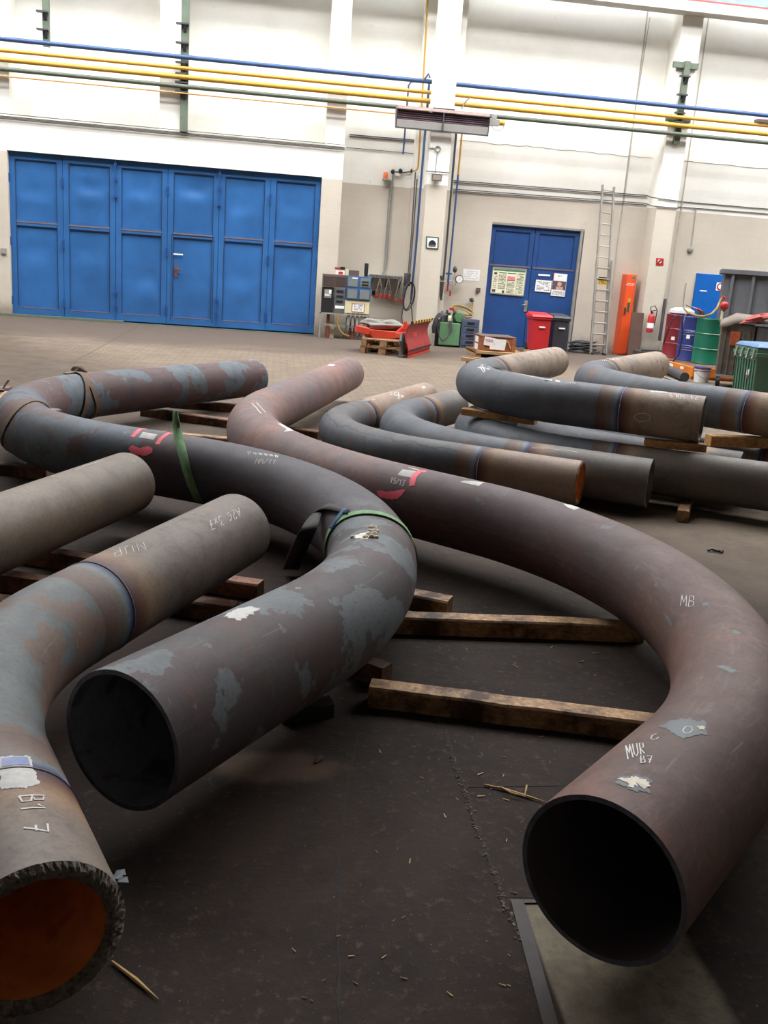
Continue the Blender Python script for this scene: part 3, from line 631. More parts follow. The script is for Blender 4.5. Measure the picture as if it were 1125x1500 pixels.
# column fittings
Yf = YC
q = W(641, 218.5, Yf); t = thing('cable_ring', 'round cable outlet with short conduit on the white column', 'cable outlet', (q.x, Yf, q.z))
mb = MB(); mb.tube([(q.x+.055*math.cos(a), Yf-.02, q.z+.055*math.sin(a)) for a in np.linspace(0, 2*PI, 20)], .012, 6); mb.build('ring', m_lampgrey, t)
mb = MB(); mb.tube([W(627, 217, Yf-.02), W(637, 217, Yf-.02)], .01, 6); mb.tube([W(640.5, 224, Yf-.02), W(637.5, 253, Yf-.02)], .009, 6); mb.build('conduit', m_lampgrey, t)
t = thing('floodlight', 'small grey floodlight on a bar across the column', 'floodlight', W(640, 258, Yf-.1))
mb = MB(); mb.tube([W(624, 250.5, Yf-.03), W(658, 253, Yf-.03)], .012, 6); mb.build('bar', m_dkgrey, t)
mb = MB(); a, c = W(635, 252, Yf-.2), W(646, 264, Yf-.2); mb.add([(a.x, Yf-.02, a.z), (c.x, Yf-.02, a.z), (c.x, Yf-.02, c.z), (a.x, Yf-.02, c.z), (a.x-.02, Yf-.2, a.z-.03), (c.x+.02, Yf-.2, a.z-.03), (c.x+.02, Yf-.14, c.z-.02), (a.x-.02, Yf-.14, c.z-.02)], [(0, 1, 2, 3), (7, 6, 5, 4), (0, 4, 5, 1), (1, 5, 6, 2), (2, 6, 7, 3), (3, 7, 4, 0)]); mb.build('housing', m_lampgrey, t, bevel=.006)
mb = MB(); mb.add([(a.x-.0, Yf-.205, a.z-.05), (c.x+.0, Yf-.205, a.z-.05), (c.x, Yf-.15, c.z), (a.x, Yf-.15, c.z)], [(0, 3, 2, 1)]); mb.build('glass', m_white, t)
t = thing('safety_sign', 'square green-framed sign with a black dome on the column', 'sign', W(633, 355, Yf))
mb = MB(); wquad(mb, [(624.3, 346), (642.8, 347.5), (642, 365.5), (623.6, 364)], Yf, .015); mb.build('frame', m_greenframe, t, bevel=.004)
mb = MB(); wquad(mb, [(626, 348), (641, 349.2), (640.4, 363.6), (625.5, 362.4)], Yf-.016, .003); mb.build('face', m_paper, t)
q = W(633, 358.8, Yf-.022); mb = MB(); pts = [(q.x+.085*math.cos(a), Yf-.022, q.z+.1*math.sin(a)) for a in np.linspace(0, PI, 20)]; mb.add(pts+[(x, y-.003, z) for x, y, z in pts], [tuple(range(20)), tuple(range(39, 19, -1))]+[(i, 20+i, 21+i, i+1) for i in range(19)]); mb.build('dome_symbol', m_blacktxt, t)
mb = MB(); wquad(mb, [(628, 359.2), (638.5, 360), (638.3, 361.5), (627.9, 360.8)], Yf-.02, .003); mb.build('symbol_base', m_blacktxt, t)
# radiant heater
Yh = 20.75
a, c = W(582, 153, Yh), W(719, 168, Yh); xl, xr = a.x, c.x; zt = (a.z+c.z)/2+.0
t = thing('radiant_heater', 'long gas radiant heater with dark grille hung across the column', 'heater', ((xl+xr)/2, Yh, zt-.42))
mb = MB(); mb.hexa([(xl, Yh, zt-.06), (xr, Yh, zt-.06), (xr, Yh+.3, zt-.02), (xl, Yh+.3, zt-.02)], [(xl+.03, Yh+.02, zt+.0), (xr-.03, Yh+.02, zt+.0), (xr-.03, Yh+.28, zt+.05), (xl+.03, Yh+.28, zt+.05)]); mb.build('hood', m_heatlid, t, bevel=.008)
mb = MB()
for x in (xl, xr-.02): mb.add([(x, Yh, zt-.06), (x, Yh+.3, zt-.02), (x, Yh+.12, zt-.42), (x, Yh+.06, zt-.42), (x+.02, Yh, zt-.06), (x+.02, Yh+.3, zt-.02), (x+.02, Yh+.12, zt-.42), (x+.02, Yh+.06, zt-.42)], [(0, 1, 2, 3), (7, 6, 5, 4), (0, 3, 7, 4), (1, 5, 6, 2), (3, 2, 6, 7)])
mb.box((xl+xr)/2-.012, Yh, zt-.42, (xl+xr)/2+.012, Yh+.07, zt-.06); mb.box(xl, Yh+.05, zt-.43, xr, Yh+.09, zt-.405); mb.build('end_plates', m_dkgrey, t)
mb = MB(); mb.add([(xl+.02, Yh+.1, zt-.06), (xr-.02, Yh+.1, zt-.06), (xr-.02, Yh+.1, zt-.26), (xl+.02, Yh+.1, zt-.26)], [(0, 3, 2, 1)])
for k in range(5): mb.cyl((xl+.02, Yh+.06, zt-.08-.04*k), (xr-.02, Yh+.06, zt-.08-.04*k), .008, 6)
for k in range(40): x = xl+.04+(xr-xl-.08)*k/39; mb.cyl((x, Yh+.065, zt-.06), (x, Yh+.065, zt-.26), .004, 4)
mb.build('grille', m_heatdark, t)
mb = MB(); mb.add([(xl+.02, Yh+.03, zt-.26), (xr-.02, Yh+.03, zt-.26), (xr-.02, Yh+.08, zt-.415), (xl+.02, Yh+.08, zt-.415)], [(0, 3, 2, 1)]); mb.build('reflector', m_reflect, t, solid=.004)
mb = MB(); mb.box(xr, Yh+.08, zt-.2, xr+.22, Yh+.2, zt-.08); mb.box(xr+.05, Yh+.08, zt-.08, xr+.15, Yh+.16, zt-.0); mb.tube([(xr+.05, Yh+.1, zt-.2), (xr+.12, Yh+.1, zt-.28), (xr+.25, Yh+.1, zt-.3), (xr+.32, Yh+.1, zt-.22), (xr+.3, Yh+.1, zt-.15)], .008, 6); mb.build('gas_valve', m_lampgrey, t)
mb = MB(); mb.cyl((xr+.22, Yh+.14, zt-.13), (xr+.34, Yh+.14, zt-.13), .055, 12); mb.build('valve_knob', m_signyel, t, smooth='auto')
mb = MB(); mb.box(ca, Yh+.15, zt+.0, cb_, YC, zt+.05); mb.build('hanger', m_dkgrey, t)
# crane runway in the top right corner
Yk = 21.38
a = W(982.7, 13.5, Yk); c = W(1125, 28.5, Yk); zb_ = (a.z+c.z)/2
t = thing('crane_runway', 'pale grey runway girder of the overhead crane along the top of the wall', 'crane girder', (3.5, Yk, zb_))
mb = MB(); mb.box(XL+.05, Yk, zb_, XR-.05, YP-.002, zb_+.2); mb.build('girder', m_girder, t)
mb = MB(); mb.box(XL+.05, Yk+.12, zb_+.26, XR-.05, Yk+.2, zb_+.9); mb.build('web', m_craneblue, t)
mb = MB(); mb.box(XL+.05, Yk+.08, zb_+.2, XR-.05, Yk+.24, zb_+.26); mb.build('rail', m_cranered, t)
# ------------------------------------------------------------------ switchboard by the gate
Ys = 21.25
def X_(px, py, Y=Ys): return W(px, py, Y).x
def Z_(px, py, Y=Ys): return W(px, py, Y).z
t = thing('switchboard', 'wall switchboard of grey and blue fuse cabinets beside the blue gate', 'switchboard', (X_(508, 460), Ys+.15, 0))
x0, x1, x2 = X_(472.5, 420), X_(507.5, 420), X_(543.5, 420)
zt = Z_(490, 402); zm = Z_(490, 420.5); zb1 = Z_(489, 458.5); zbl2 = Z_(525, 440); zcr = Z_(525, 459.5); xm1 = (x0+x1)/2
b = MB(); b.box(x0, Ys, zm, x1, Ys+.3, zt); b.build('top_panel', m_brownpanel, t, bevel=.006)
b = MB()
for x in (x0+.02, xm1+.01):
    for k in range(5): b.box(x, Ys-.008, zm+.03+k*(zt-zm-.05)/5, x+(x1-x0)/2-.04, Ys, zm+.04+k*(zt-zm-.05)/5)
b.build('louvres', m_dkgrey, t)
b = MB(); b.box(x0, Ys+.02, zb1, xm1-.01, Ys+.3, zm-.01); c1 = b.build('meter_cabinet', m_black, t, bevel=.008)
b = MB(); b.box(x0+.05, Ys+.012, zm-.24, xm1-.06, Ys+.02, zm-.06); b.build('window', m_lampgrey, c1)
b = MB(); a = W(476, 431, Ys+.01); c = W(483, 433.5, Ys+.01); b.box(a.x, Ys+.005, c.z, c.x, Ys+.02, a.z); b.box(c.x-.02, Ys+.005, a.z+.02, c.x+.03, Ys+.02, a.z+.1); b.build('label_strip', m_white, c1)
b = MB(); b.box(xm1+.01, Ys, zb1, x1-.01, Ys+.3, zm-.01); c1 = b.build('fuse_cabinet', m_brk, t, bevel=.008)
b = MB()
for k in range(3): b.box(xm1+.05, Ys-.012, zm-.1-k*.11, x1-.06, Ys, zm-.06-k*.11)
b.build('breaker_row', m_black, c1)
b = MB(); a = W(491, 447.5, Ys); c = W(504, 452.5, Ys); b.box(a.x, Ys-.006, c.z, c.x, Ys, a.z); b.build('label_strip', m_white, c1)
b = MB(); b.box(x1, Ys-.02, zbl2, x2, Ys+.3, zt); c1 = b.build('blue_cabinet', m_bluefr, t, bevel=.008)
zq = (zt+zbl2)/2; xq = (x1+x2)/2
for k, (xa, xb, za, zc) in enumerate(((x1+.03, xq-.03, zq+.03, zt-.03), (xq+.03, x2-.03, zq+.03, zt-.03), (x1+.03, xq-.03, zbl2+.03, zq-.03), (xq+.03, x2-.03, zbl2+.03, zq-.03))):
    b = MB(); b.box(xa, Ys-.03, za, xb, Ys-.02, zc); w_ = b.build('window', m_window, c1, bevel=.003)
    if k == 1:
        b = MB(); b.box(xa+.03, Ys-.036, za+.03, xb-.03, Ys-.03, za+.07); b.box(xa+.03, Ys-.036, za+.1, xb-.03, Ys-.03, za+.13); b.build('breaker_row', m_black, c1)
b = MB(); b.box(x1+.12, Ys-.034, zt-.06, x1+.24, Ys-.03, zt-.035); b.build('label_strip', m_white, c1)
b = MB(); b.box(x1-.01, Ys, zcr, x2-.01, Ys+.3, zbl2-.005); c1 = b.build('terminal_box', m_cream, t, bevel=.006)
qd = [(516, 444.3), (533.8, 445), (533, 457.2), (515.4, 456)]
b = MB(); wquad(b, qd, Ys-.0, .004); b.build('notice', m_paper, c1)
b = MB(); P = [W(x, y, Ys-.006) for x, y in qd]
for i in range(4): b.beam(P[i], P[(i+1) % 4], .012, .003)
b.build('notice_border', m_red, c1)
b = MB(); text_lines(b, qd, Ys, 5, seed=5, x0=.15, x1=.85, y0=.15, y1=.85); b.build('notice_text', m_ink, c1)
b = MB(); b.box(x0-.03, Ys+.0, 0, x0, Ys+.04, zb1); b.box(x2-.1, Ys+.1, 0, x2-.05, Ys+.15, zcr); b.box(x2-.02, Ys+.1, .1, x2+.01, Ys+.13, zcr); b.box(x0, Ys+.08, zb1*.46, x2-.05, Ys+.12, zb1*.46+.06); b.box(x0-.03, Ys, zb1-.03, x2, Ys+.1, zb1); b.build('stand', m_lampgrey, t)
b = MB()
for k in range(4): x = x1+.06+k*.1; b.box(x, Ys+.03, zcr-.26, x+.06, Ys+.1, zcr); b.add([(x, Ys+.03, zcr-.26), (x+.06, Ys+.03, zcr-.26), (x+.05, Ys+.06, zcr-.4), (x+.02, Ys+.06, zcr-.4)], [(0, 1, 2, 3)])
b.build('cable_glands', m_lampgrey, t)
b = MB()
for k in range(12): x = x1+.05+k*.035; b.tube([(x, Ys+.06, zcr-.1), (x+random.uniform(-.03, .03), Ys+.1, zcr-.4), (x+random.uniform(-.08, .08), Ys+.2, .05)], .008, 5)
b.build('cables', m_cable, t)
b = MB(); x = X_(480.5, 480); b.lathe((x, Ys+.12, 0), [(.05, 0), (.05, zb1*.5), (.035, zb1*.5+.01), (.035, zb1)], 14); b.build('rising_pipe', m_rustpipe, t, smooth='auto')
b = MB(); x = X_(517, 480); b.cyl((x, Ys+.16, 0), (x, Ys+.16, .45), .05, 12); b.build('rising_pipe', m_rustpipe, t, smooth='auto')
b = MB(); b.tube([W(496, 459.5, Ys-.03), W(494.5, 466, Ys-.06), W(494.2, 476, Ys-.06), W(498, 485, Ys-.08), W(503, 490, Ys-.08), W(511, 492.5, Ys+.05)], .026, 8); b.build('yellow_hose', m_hosey, t, smooth='auto')
b = MB(); b.box(X_(481.5, 485), Ys+.2, 0, X_(490, 485), Ys+.35, .34); b.build('plinth_block', m_cream, t)
# things on top
Yt = Ys+.12
def on_top(name, quad, label, cat, mat, d=.16, bevel=.006, top=None):
    a, c = W(quad[0], quad[1], Yt), W(quad[2], quad[3], Yt)
    m_ = MB(); m_.box(a.x, Yt, zt+.002, c.x, Yt+d, zt+.002+(a.z-c.z)); return a, c, m_
t = thing('battery_charger', 'white and red battery charger standing on the switchboard', 'battery charger', (X_(499, 400), Yt+.08, zt))
a, c = W(492.5, 388, Yt), W(505, 399.5, Yt); h_ = a.z-c.z
b = MB(); b.box(a.x, Yt, zt, c.x, Yt+.14, zt+h_*.75); b.build('body', m_paper, t, bevel=.006)
b = MB(); b.box(a.x-.02, Yt-.01, zt+h_*.75, (a.x+c.x)/2, Yt+.15, zt+h_); b.box(a.x+.06, Yt-.006, zt+.02, c.x-.04, Yt, zt+.07); b.build('red_lid', m_red, t)
b = MB(); b.box((a.x+c.x)/2, Yt-.01, zt+h_*.75, c.x, Yt+.15, zt+h_+.02); b.build('black_lid', m_black, t)
t = thing('cardboard_box', 'brown box with pale end standing on the switchboard', 'box', (X_(517, 400), Yt+.08, zt))
a, c = W(511.5, 392, Yt), W(526, 402, Yt); h_ = a.z-c.z
b = MB(); b.box(a.x, Yt, zt, c.x, Yt+.16, zt+h_*.9); b.build('carton', m_brownpanel, t, bevel=.004)
b = MB(); b.box(a.x-.08, Yt+.02, zt, a.x-.002, Yt+.15, zt+h_*.95); b.build('pale_end', m_cream, t, bevel=.004)
x = X_(536.5, 400, Yt); mb = MB(); mb.lathe((x, Yt+.05, zt), [(.04, 0), (.04, .06), (.045, .07), (.045, .26), (.038, .29)], 14); tag(mb.build('thermos', m_blacktxt, smooth='auto'), 'dark upright flask standing on the switchboard', 'flask')
# perforated shelf rail and the plugs
Yr = 21.85
t = thing('cable_tray', 'perforated steel cable tray on the wall between switchboard and column', 'cable tray', W(566, 406, Yr))
a, c = W(541, 402.5, Yr), W(590, 406.5, Yr); zt2 = (a.z+c.z)/2
b = MB(); b.box(a.x, Yr, zt2-.03, c.x, YW-.004, zt2); b.box(a.x, Yr-.02, zt2-.05, c.x, Yr, zt2+.02); b.build('tray', m_zinc, t)
b = MB()
for k in range(22): x = a.x+.03+(c.x-a.x-.06)*k/21; b.box(x-.012, Yr-.024, zt2-.045, x+.004, Yr-.02, zt2+.01)
b.build('slots', m_dkgrey, t)
b = MB()
for k in range(3): x = a.x+.1+k*.33; b.beam((x, Yr+.02, zt2-.03), (x, YW, zt2-.25), .02, .03)
b.build('stay', m_dkgrey, t)
for k, (x, y) in enumerate(((575, 405), (613, 405), (650, 412), (692, 414), (748, 450), (803, 450))):
    p = W(460+x/6.25, 370+y/6.25, Yr-.05); top = Vector((p.x+(-.05 if k % 2 else .05), Yr-.02, zt2-.04))
    t = thing('hanging_plug', 'red power plug hanging under the cable tray, %s' % ('leftmost of six', 'second from the left', 'third from the left', 'fourth from the left', 'fifth, hanging lower', 'rightmost, hanging lowest')[k], 'plug', (p.x, p.y, p.z), 'plugs under the cable tray')
    b = MB(); b.lathe((p.x, p.y, p.z-.02), [(.028, 0), (.033, .02), (.033, .07), (.026, .09)], 12); b.build('body', m_red, t, smooth='auto')
    b = MB(); b.tube([(p.x-.02, p.y, p.z+.06), (p.x-.028, p.y, p.z+.14), (p.x, p.y, p.z+.2), (p.x+.028, p.y, p.z+.14), (p.x+.02, p.y, p.z+.06)], .007, 6); b.build('bail', m_zinc, t, smooth='auto')
    b = MB(); b.tube([(p.x, p.y, p.z+.2), (top.x, top.y, top.z)], .006, 5); b.build('cord', m_lampgrey, t)
mb = MB(); wb(mb, 545, 425.5, 549, 432, YW-.06, .06); tag(mb.build('wall_socket', m_black, bevel=.004), 'small black socket on the wall right of the switchboard', 'socket')
# hose coil beside the column
c = W(598.5, 434, 21.5); t = thing('hose_coil', 'black hose hung in a long coil left of the column', 'hose', (c.x, c.y, c.z-.4))
for k in range(6):
    b = MB(); w_ = .11+random.uniform(-.03, .03); h_ = .33+random.uniform(-.05, .04); ox = random.uniform(-.03, .03)
    b.tube([(c.x+ox+w_*math.cos(a)+.03*math.sin(a), c.y-.02*k, c.z+.0+h_*math.sin(a)) for a in np.linspace(0, 2*PI, 26)[:-1]], .012, 6, closed=True); b.build('loop', m_hose, t, smooth='auto')
b = MB(); b.tube([(c.x-.1, c.y, c.z-.2), (c.x-.12, c.y, c.z-.45), (c.x-.08, c.y, c.z-.7), (c.x, c.y, c.z-.95)], .012, 6); b.tube([(c.x+.06, c.y, c.z-.1), (c.x+.13, c.y, c.z-.5), (c.x+.12, c.y, c.z-.9)], .012, 6); b.build('hanging_end', m_hose, t, smooth='auto')
b = MB(); b.box(c.x-.06, c.y+.03, c.z+.22, c.x+.02, 22.1, c.z+.5); b.build('hook_plate', m_dkgrey, t)

# ------------------------------------------------------------------ euro pallets, reusable
def make_pallet(mb, L_=1.2, Wd=.8, mi=0):
    """origin at the near left corner, short side along +x, depth along +y"""
    for y0, w in ((0, .1), (L_/2-.07, .14), (L_-.1, .1)):
        pass
    for x0, w in ((0, .1), (Wd/2-.07, .14), (Wd-.1, .1)):
        mb.box(x0, 0, 0, x0+w, L_, .022, mi)
        for y0, l in ((0, .145), (L_/2-.07, .145), (L_-.145, .145)): mb.box(x0, y0, .022, x0+w, y0+l, .1, mi)
        mb.box(x0, 0, .1, x0+w, L_, .122, mi)
    n = 5
    for k in range(n):
        w = .145 if k in (0, 2, 4) else .1; y = (L_-.145)*k/(n-1)+(0 if k in (0, 2, 4) else .02); mb.box(0, y, .122, Wd, y+w, .144, mi)
# short side seen from the photograph: boards run across, blocks show two openings
pc = F(527, 517); pd = F(586, 522.5); ang = math.atan2(pd.y-pc.y, pd.x-pc.x)
Tp = Matrix.Translation((pc.x, pc.y, 0)) @ Matrix.Rotation(ang, 4, 'Z')
m_pal = mat_wood('pallet_wood', (168, 132, 92), (122, 88, 62), (6, 6, 20), st=(.55, .8), stain=(96, 66, 48))
for k in range(2):
    mb = MB(Tp @ Matrix.Translation((0.02*k, -.01*k, .144*k))); make_pallet(mb, 1.2, .86)
    tag(mb.build('euro_pallet', m_pal), ('wooden pallet on the floor, the lower one under the snow plough', 'wooden pallet directly under the snow plough, the upper one of two')[k], 'pallet', 'pallets under the plough')
# ------------------------------------------------------------------ snow plough
b0 = F(596, 525); b1 = F(628, 514.5); dv = (b1-b0); dv.z = 0; ln = dv.length; dv.normalize(); nv = Vector((dv.y, -dv.x, 0))   # nv: front side of the blade
t = thing('snow_plough', 'orange-red snow plough blade with its mounting arm resting on pallets', 'snow plough', ((b0.x+b1.x)/2, (b0.y+b1.y)/2, 0))
prof = [(0.0, .03), (.02, .12), (.0, .22), (-.05, .32), (-.07, .44), (-.05, .56), (.03, .66)]   # (offset along nv, z)
b = MB(); n = 14
A = []; 
for off, z in prof: A.append([b0+dv*ln*k/n+nv*off+Vector((0, 0, z)) for k in range(n+1)])
vs = [p for r in A for p in r]; fs = []
for i in range(len(A)-1):
    for k in range(n): a0 = i*(n+1)+k; fs.append((a0, a0+1, a0+n+2, a0+n+1))
b.add(vs, fs); b.build('blade', m_ploughred, t, smooth='auto', solid=.015)
b = MB(); b.beam(b0+Vector((0, 0, .02))+nv*.01, b1+Vector((0, 0, .02))+nv*.01, .03, .04); b.build('cutting_edge', m_plough, t)
b = MB(); b.beam(b0+Vector((0, 0, .14))+nv*.03, b1+Vector((0, 0, .14))+nv*.03, .02, .02); b.build('edge_bar', m_blacktxt, t)
for k in range(16):
    b = MB(); q0 = b0+dv*ln*k/16; q1 = b0+dv*ln*(k+1)/16; b.beam(q0+nv*.04+Vector((0, 0, .665)), q1+nv*.04+Vector((0, 0, .665)), .03, .05); b.build('warning_stripe', m_signyel if k % 2 else m_blacktxt, t)
b = MB(); mid = b0+dv*ln*.35-nv*.05
ea = W(592, 487, mid.y+.1)
pA = Vector((X_(522, 480, 18.9), 18.9, Z_(522, 480, 18.9))); 
y_ = 18.35; za = Z_(545, 491, y_)
b.add([W(536, 482, y_), W(592, 487.5, y_), W(594, 497, y_), W(546, 495, y_), W(541, 488, y_)]+[W(536, 482, y_)+Vector((0, .06, 0)), W(592, 487.5, y_)+Vector((0, .06, 0)), W(594, 497, y_)+Vector((0, .06, 0)), W(546, 495, y_)+Vector((0, .06, 0)), W(541, 488, y_)+Vector((0, .06, 0))],
      [(4, 3, 2, 1, 0), (5, 6, 7, 8, 9), (0, 1, 6, 5), (1, 2, 7, 6), (2, 3, 8, 7), (3, 4, 9, 8), (4, 0, 5, 9)]); 
b.beam(W(521, 481, 18.5), W(540, 485, 18.5), .35, .12); b.beam(W(580, 491, y_+.1), W(597, 477, y_+.1), .12, .1); b.beam(W(560, 492, y_+.3), mid+Vector((0, 0, .4)), .3, .1)
b.box(pc.x+.1, y_+.05, .3, pd.x-.05, y_+.65, .42)
b.build('mounting_arm', m_plough, t, bevel=.008)
b = MB(); q = W(598, 473, 18.4); b.cyl((q.x-.06, q.y, q.z-.12), (q.x-.06, q.y, q.z+.02), .04, 10); b.cyl((q.x+.02, q.y, q.z-.14), (q.x+.02, q.y, q.z-.02), .03, 10); b.build('pin', m_plough, t)
b = MB()
for k in range(2): q = b0+dv*(.15+k*1.3)-nv*.12; b.cyl((q.x, q.y, .02), (q.x, q.y, .45), .03, 10); b.lathe((q.x, q.y, 0), [(.09, 0), (.09, .02), (.05, .05)], 16)
b.build('skid_foot', m_dkgrey, t, smooth='auto')
b = MB(); q = b0-nv*.1+dv*.05; b.tube([q+Vector((0, 0, .1)), q+Vector((-.05, 0, .3)), q+Vector((-.05, .1, .42))], .03, 8); b.build('lift_chain', m_hose, t)
q = W(562, 477.5, 18.7); mb = MB(); mb.blob((q.x+.02, q.y+.1, .52), (.4, .2, .09), 3, .3, 16); tag(mb.build('folded_tarp', m_tarp, smooth=True), 'folded grey tarpaulin lying on the plough arm', 'tarpaulin')
# ------------------------------------------------------------------ hydraulic unit and cabinet
Yu = 21.0
x0, x1 = X_(643.5, 490, Yu), X_(673.5, 490, Yu); zt = Z_(658, 473, Yu)
t = thing('hydraulic_unit', 'green oil tank with electric motor and hoses on top, right of the column', 'hydraulic unit', ((x0+x1)/2, Yu+.2, 0))
b = MB(); b.box(x0, Yu, .04, x1, Yu+.5, zt); b.build('tank', m_tankgreen, t, bevel=.012)
q = W(674, 466, Yu); b = MB(); b.lathe((q.x, Yu+.42, zt+.13), [(.11, 0), (.12, .03), (.12, .3), (.1, .36), (.05, .37)], 20, 0, 'y'); mo = b.build('motor', m_motor, t, smooth='auto')
b = MB(); b.lathe((q.x, Yu+.04, zt+.13), [(.1, 0), (.1, .015)], 20, 0, 'y'); [b.beam((q.x, Yu+.02, zt+.13), (q.x+.1*math.cos(a), Yu+.02, zt+.13+.1*math.sin(a)), .01, .02) for a in np.linspace(0, 2*PI, 9)[:-1]]; b.build('fan_cover', m_tankgreen, mo)
b = MB()
for k in range(7): xx = x0+.03+k*.055; b.box(xx, Yu+.1+random.uniform(0, .1), zt, xx+.045, Yu+.2, zt+random.uniform(.08, .3))
b.cyl((x0+.2, Yu+.12, zt), (x0+.2, Yu+.12, zt+.22), .04, 10); b.build('valve_block', m_dkgrey, t, bevel=.004)
b = MB(); b.lathe((x0+.22, Yu+.08, zt+.02), [(.03, 0), (.04, .03), (.04, .12), (.03, .14)], 12); b.build('filter', m_cream, t, smooth='auto')
b = MB(); b.box(x0+.2, Yu+.05, zt+.28, x0+.3, Yu+.13, zt+.34); b.build('red_cap', m_red, t, bevel=.01)
b = MB()
for k in range(4):
    s_ = k*.03; b.tube([W(658+k, 470, Yu-.02), W(659+k*.8, 485, Yu-.06), W(655-k, 495+k, Yu-.08), W(648, 498+k, Yu-.08), W(643, 492, Yu-.06), W(641, 478, Yu-.04), W(646, 466, Yu)], .013, 6)
b.build('hose', m_hose, t, smooth='auto')
b = MB()
for k in range(6): b.tube([W(650+k, 458+k*.6, Yu-.02), W(642, 459+k*1.2, Yu-.08), W(636+k*.8, 468+k, Yu-.1), W(633+k*.9, 480, Yu-.1), W(634+k*.7, 488, Yu-.06)], .014, 6)
b.build('hose_bundle', m_hose, t, smooth='auto')
mb = MB(); a, c = W(636.5, 467, Yu+.2), W(642.5, 507, Yu+.2); mb.box(a.x, Yu+.1, 0, c.x, Yu+.35, a.z); tag(mb.build('hose_rack', m_rubber, bevel=.01), 'narrow black post box standing between column and green tank', 'rack')
q = W(676, 456, Yu+.3); t = thing('cable_coil', 'yellow-brown cable coiled on top of the motor', 'cable', (q.x, q.y, q.z-.1))
for k in range(7):
    b = MB(); rx = .24+random.uniform(-.04, .03); rz = .075+random.uniform(-.02, .03); dz_ = random.uniform(-.03, .03); dx_ = random.uniform(-.03, .03)
    b.tube([(q.x+dx_+rx*math.cos(a), q.y-.03*k+.05*math.sin(a), q.z+dz_+rz*math.sin(a)-.05*math.cos(a)) for a in np.linspace(0, 2*PI, 26)[:-1]], .013, 6, closed=True); b.build('loop', m_hosey, t, smooth='auto')
x0, x1 = X_(675, 490, Yu), X_(701, 490, Yu); zt = Z_(688, 468, Yu)
t = thing('drawer_cabinet', 'dark blue-grey drawer cabinet between the green tank and the double door', 'cabinet', ((x0+x1)/2, Yu+.25, 0))
b = MB(); b.box(x0, Yu, 0, x1, Yu+.5, zt); b.build('body', m_cabblue, t, bevel=.008)
for k in range(4):
    z0 = zt-.03-(k+1)*(zt-.08)/4; b = MB(); b.box(x0+.03, Yu-.015, z0+.012, x1-.03, Yu, z0+(zt-.08)/4); d_ = b.build('drawer', m_cabblue, t, bevel=.004)
    b = MB(); b.box(x0+.12, Yu-.03, z0+.08, x1-.12, Yu-.015, z0+.11); b.build('handle', m_black, d_)
# gauge and valves
q = W(672.8, 409, YW-.2); t = thing('pressure_gauge', 'round white pressure gauge with grey rim on the wall right of the column', 'gauge', (q.x, q.y, q.z-.09))
b = MB(); b.lathe((q.x, q.y+.05, q.z), [(.08, 0), (.095, .01), (.095, .06), (.085, .065)], 24, 0, 'y'); b.build('case', m_dkgrey, t, smooth='auto')
b = MB(); b.lathe((q.x, q.y-.012, q.z), [(.078, 0), (.078, .006)], 24, 0, 'y'); b.build('dial', m_paper, t)
b = MB(); b.beam((q.x-.02, q.y-.02, q.z-.03), (q.x+.03, q.y-.02, q.z+.045), .006, .003); b.build('needle', m_blacktxt, t)
b = MB(); b.tube([(q.x-.06, q.y+.05, q.z-.06), W(667, 417, q.y+.05), W(662, 418, q.y+.05), W(657, 414, q.y+.05)], .012, 6); b.tube([W(667, 395, q.y+.05), W(666, 405, q.y+.05), W(662, 413, q.y+.05)], .01, 6); b.build('feed_pipe', m_zinc, t, smooth='auto')
b = MB(); p = W(666.5, 395, q.y+.03); b.blob(p, (.05, .04, .07), 5, .1, 7); b.build('regulator', m_dkgrey, t, smooth=True)
t = thing('stop_valve', 'blue and red stop valves at the foot of the blue pipe under the gauge', 'valve', W(657, 412, YW-.2))
b = MB(); p = W(657.5, 401, YW-.22); b.box(p.x-.07, p.y, p.z-.02, p.x+.07, p.y+.04, p.z+.02); b.cyl((p.x, p.y, p.z-.2), (p.x, p.y, p.z+.05), .025, 8); b.build('blue_body', m_bluepipe, t)
b = MB(); p = W(656, 420, YW-.22); b.cyl((p.x, p.y, p.z-.1), (p.x, p.y, p.z+.06), .022, 8); p2 = W(659.5, 430, YW-.22); b.cyl((p2.x, p2.y, p2.z-.06), (p2.x, p2.y, p2.z+.06), .02, 8); b.build('red_coupling', m_red, t)
b = MB(); b.tube([W(652, 412, YW-.2), W(662, 412, YW-.2)], .014, 6); b.tube([W(662, 413, YW-.2), W(664, 422, YW-.2), W(659.5, 424, YW-.2), W(659, 434, YW-.2)], .01, 6); b.build('cross_pipe', m_zinc, t)
t = thing('drain_valve', 'black and brass valve hanging at the foot of the dark pipe right of the column', 'valve', W(646, 430, 21.98))
b = MB(); b.tube([W(647.5, 404, 21.95), W(647, 412, 21.95), W(646.5, 424, 21.95), W(645, 436, 21.95)], [.02, .035, .04, .02], 8); b.blob(W(644.5, 405.5, 21.93), (.035, .03, .035), 2, .1, 6); b.build('body', m_hose, t)
b = MB(); b.tube([W(643, 412, 21.93), W(651, 412.5, 21.93)], .018, 6); b.build('brass_lever', m_hosey, t)
t = thing('tap', 'small tap with yellow pipe on the wall left of the double door', 'tap', W(691.5, 440, YW-.1))
b = MB(); b.blob(W(691, 439.5, YW-.08), (.05, .05, .045), 4, .15, 7); b.tube([W(687, 437.5, YW-.1), W(695, 442, YW-.1)], .01, 6); b.build('tap_body', m_dkgrey, t)
b = MB(); b.tube([W(692.5, 443, YW-.06), W(691.5, 456, YW-.06)], .016, 6); b.build('yellow_pipe', m_signyel, t)
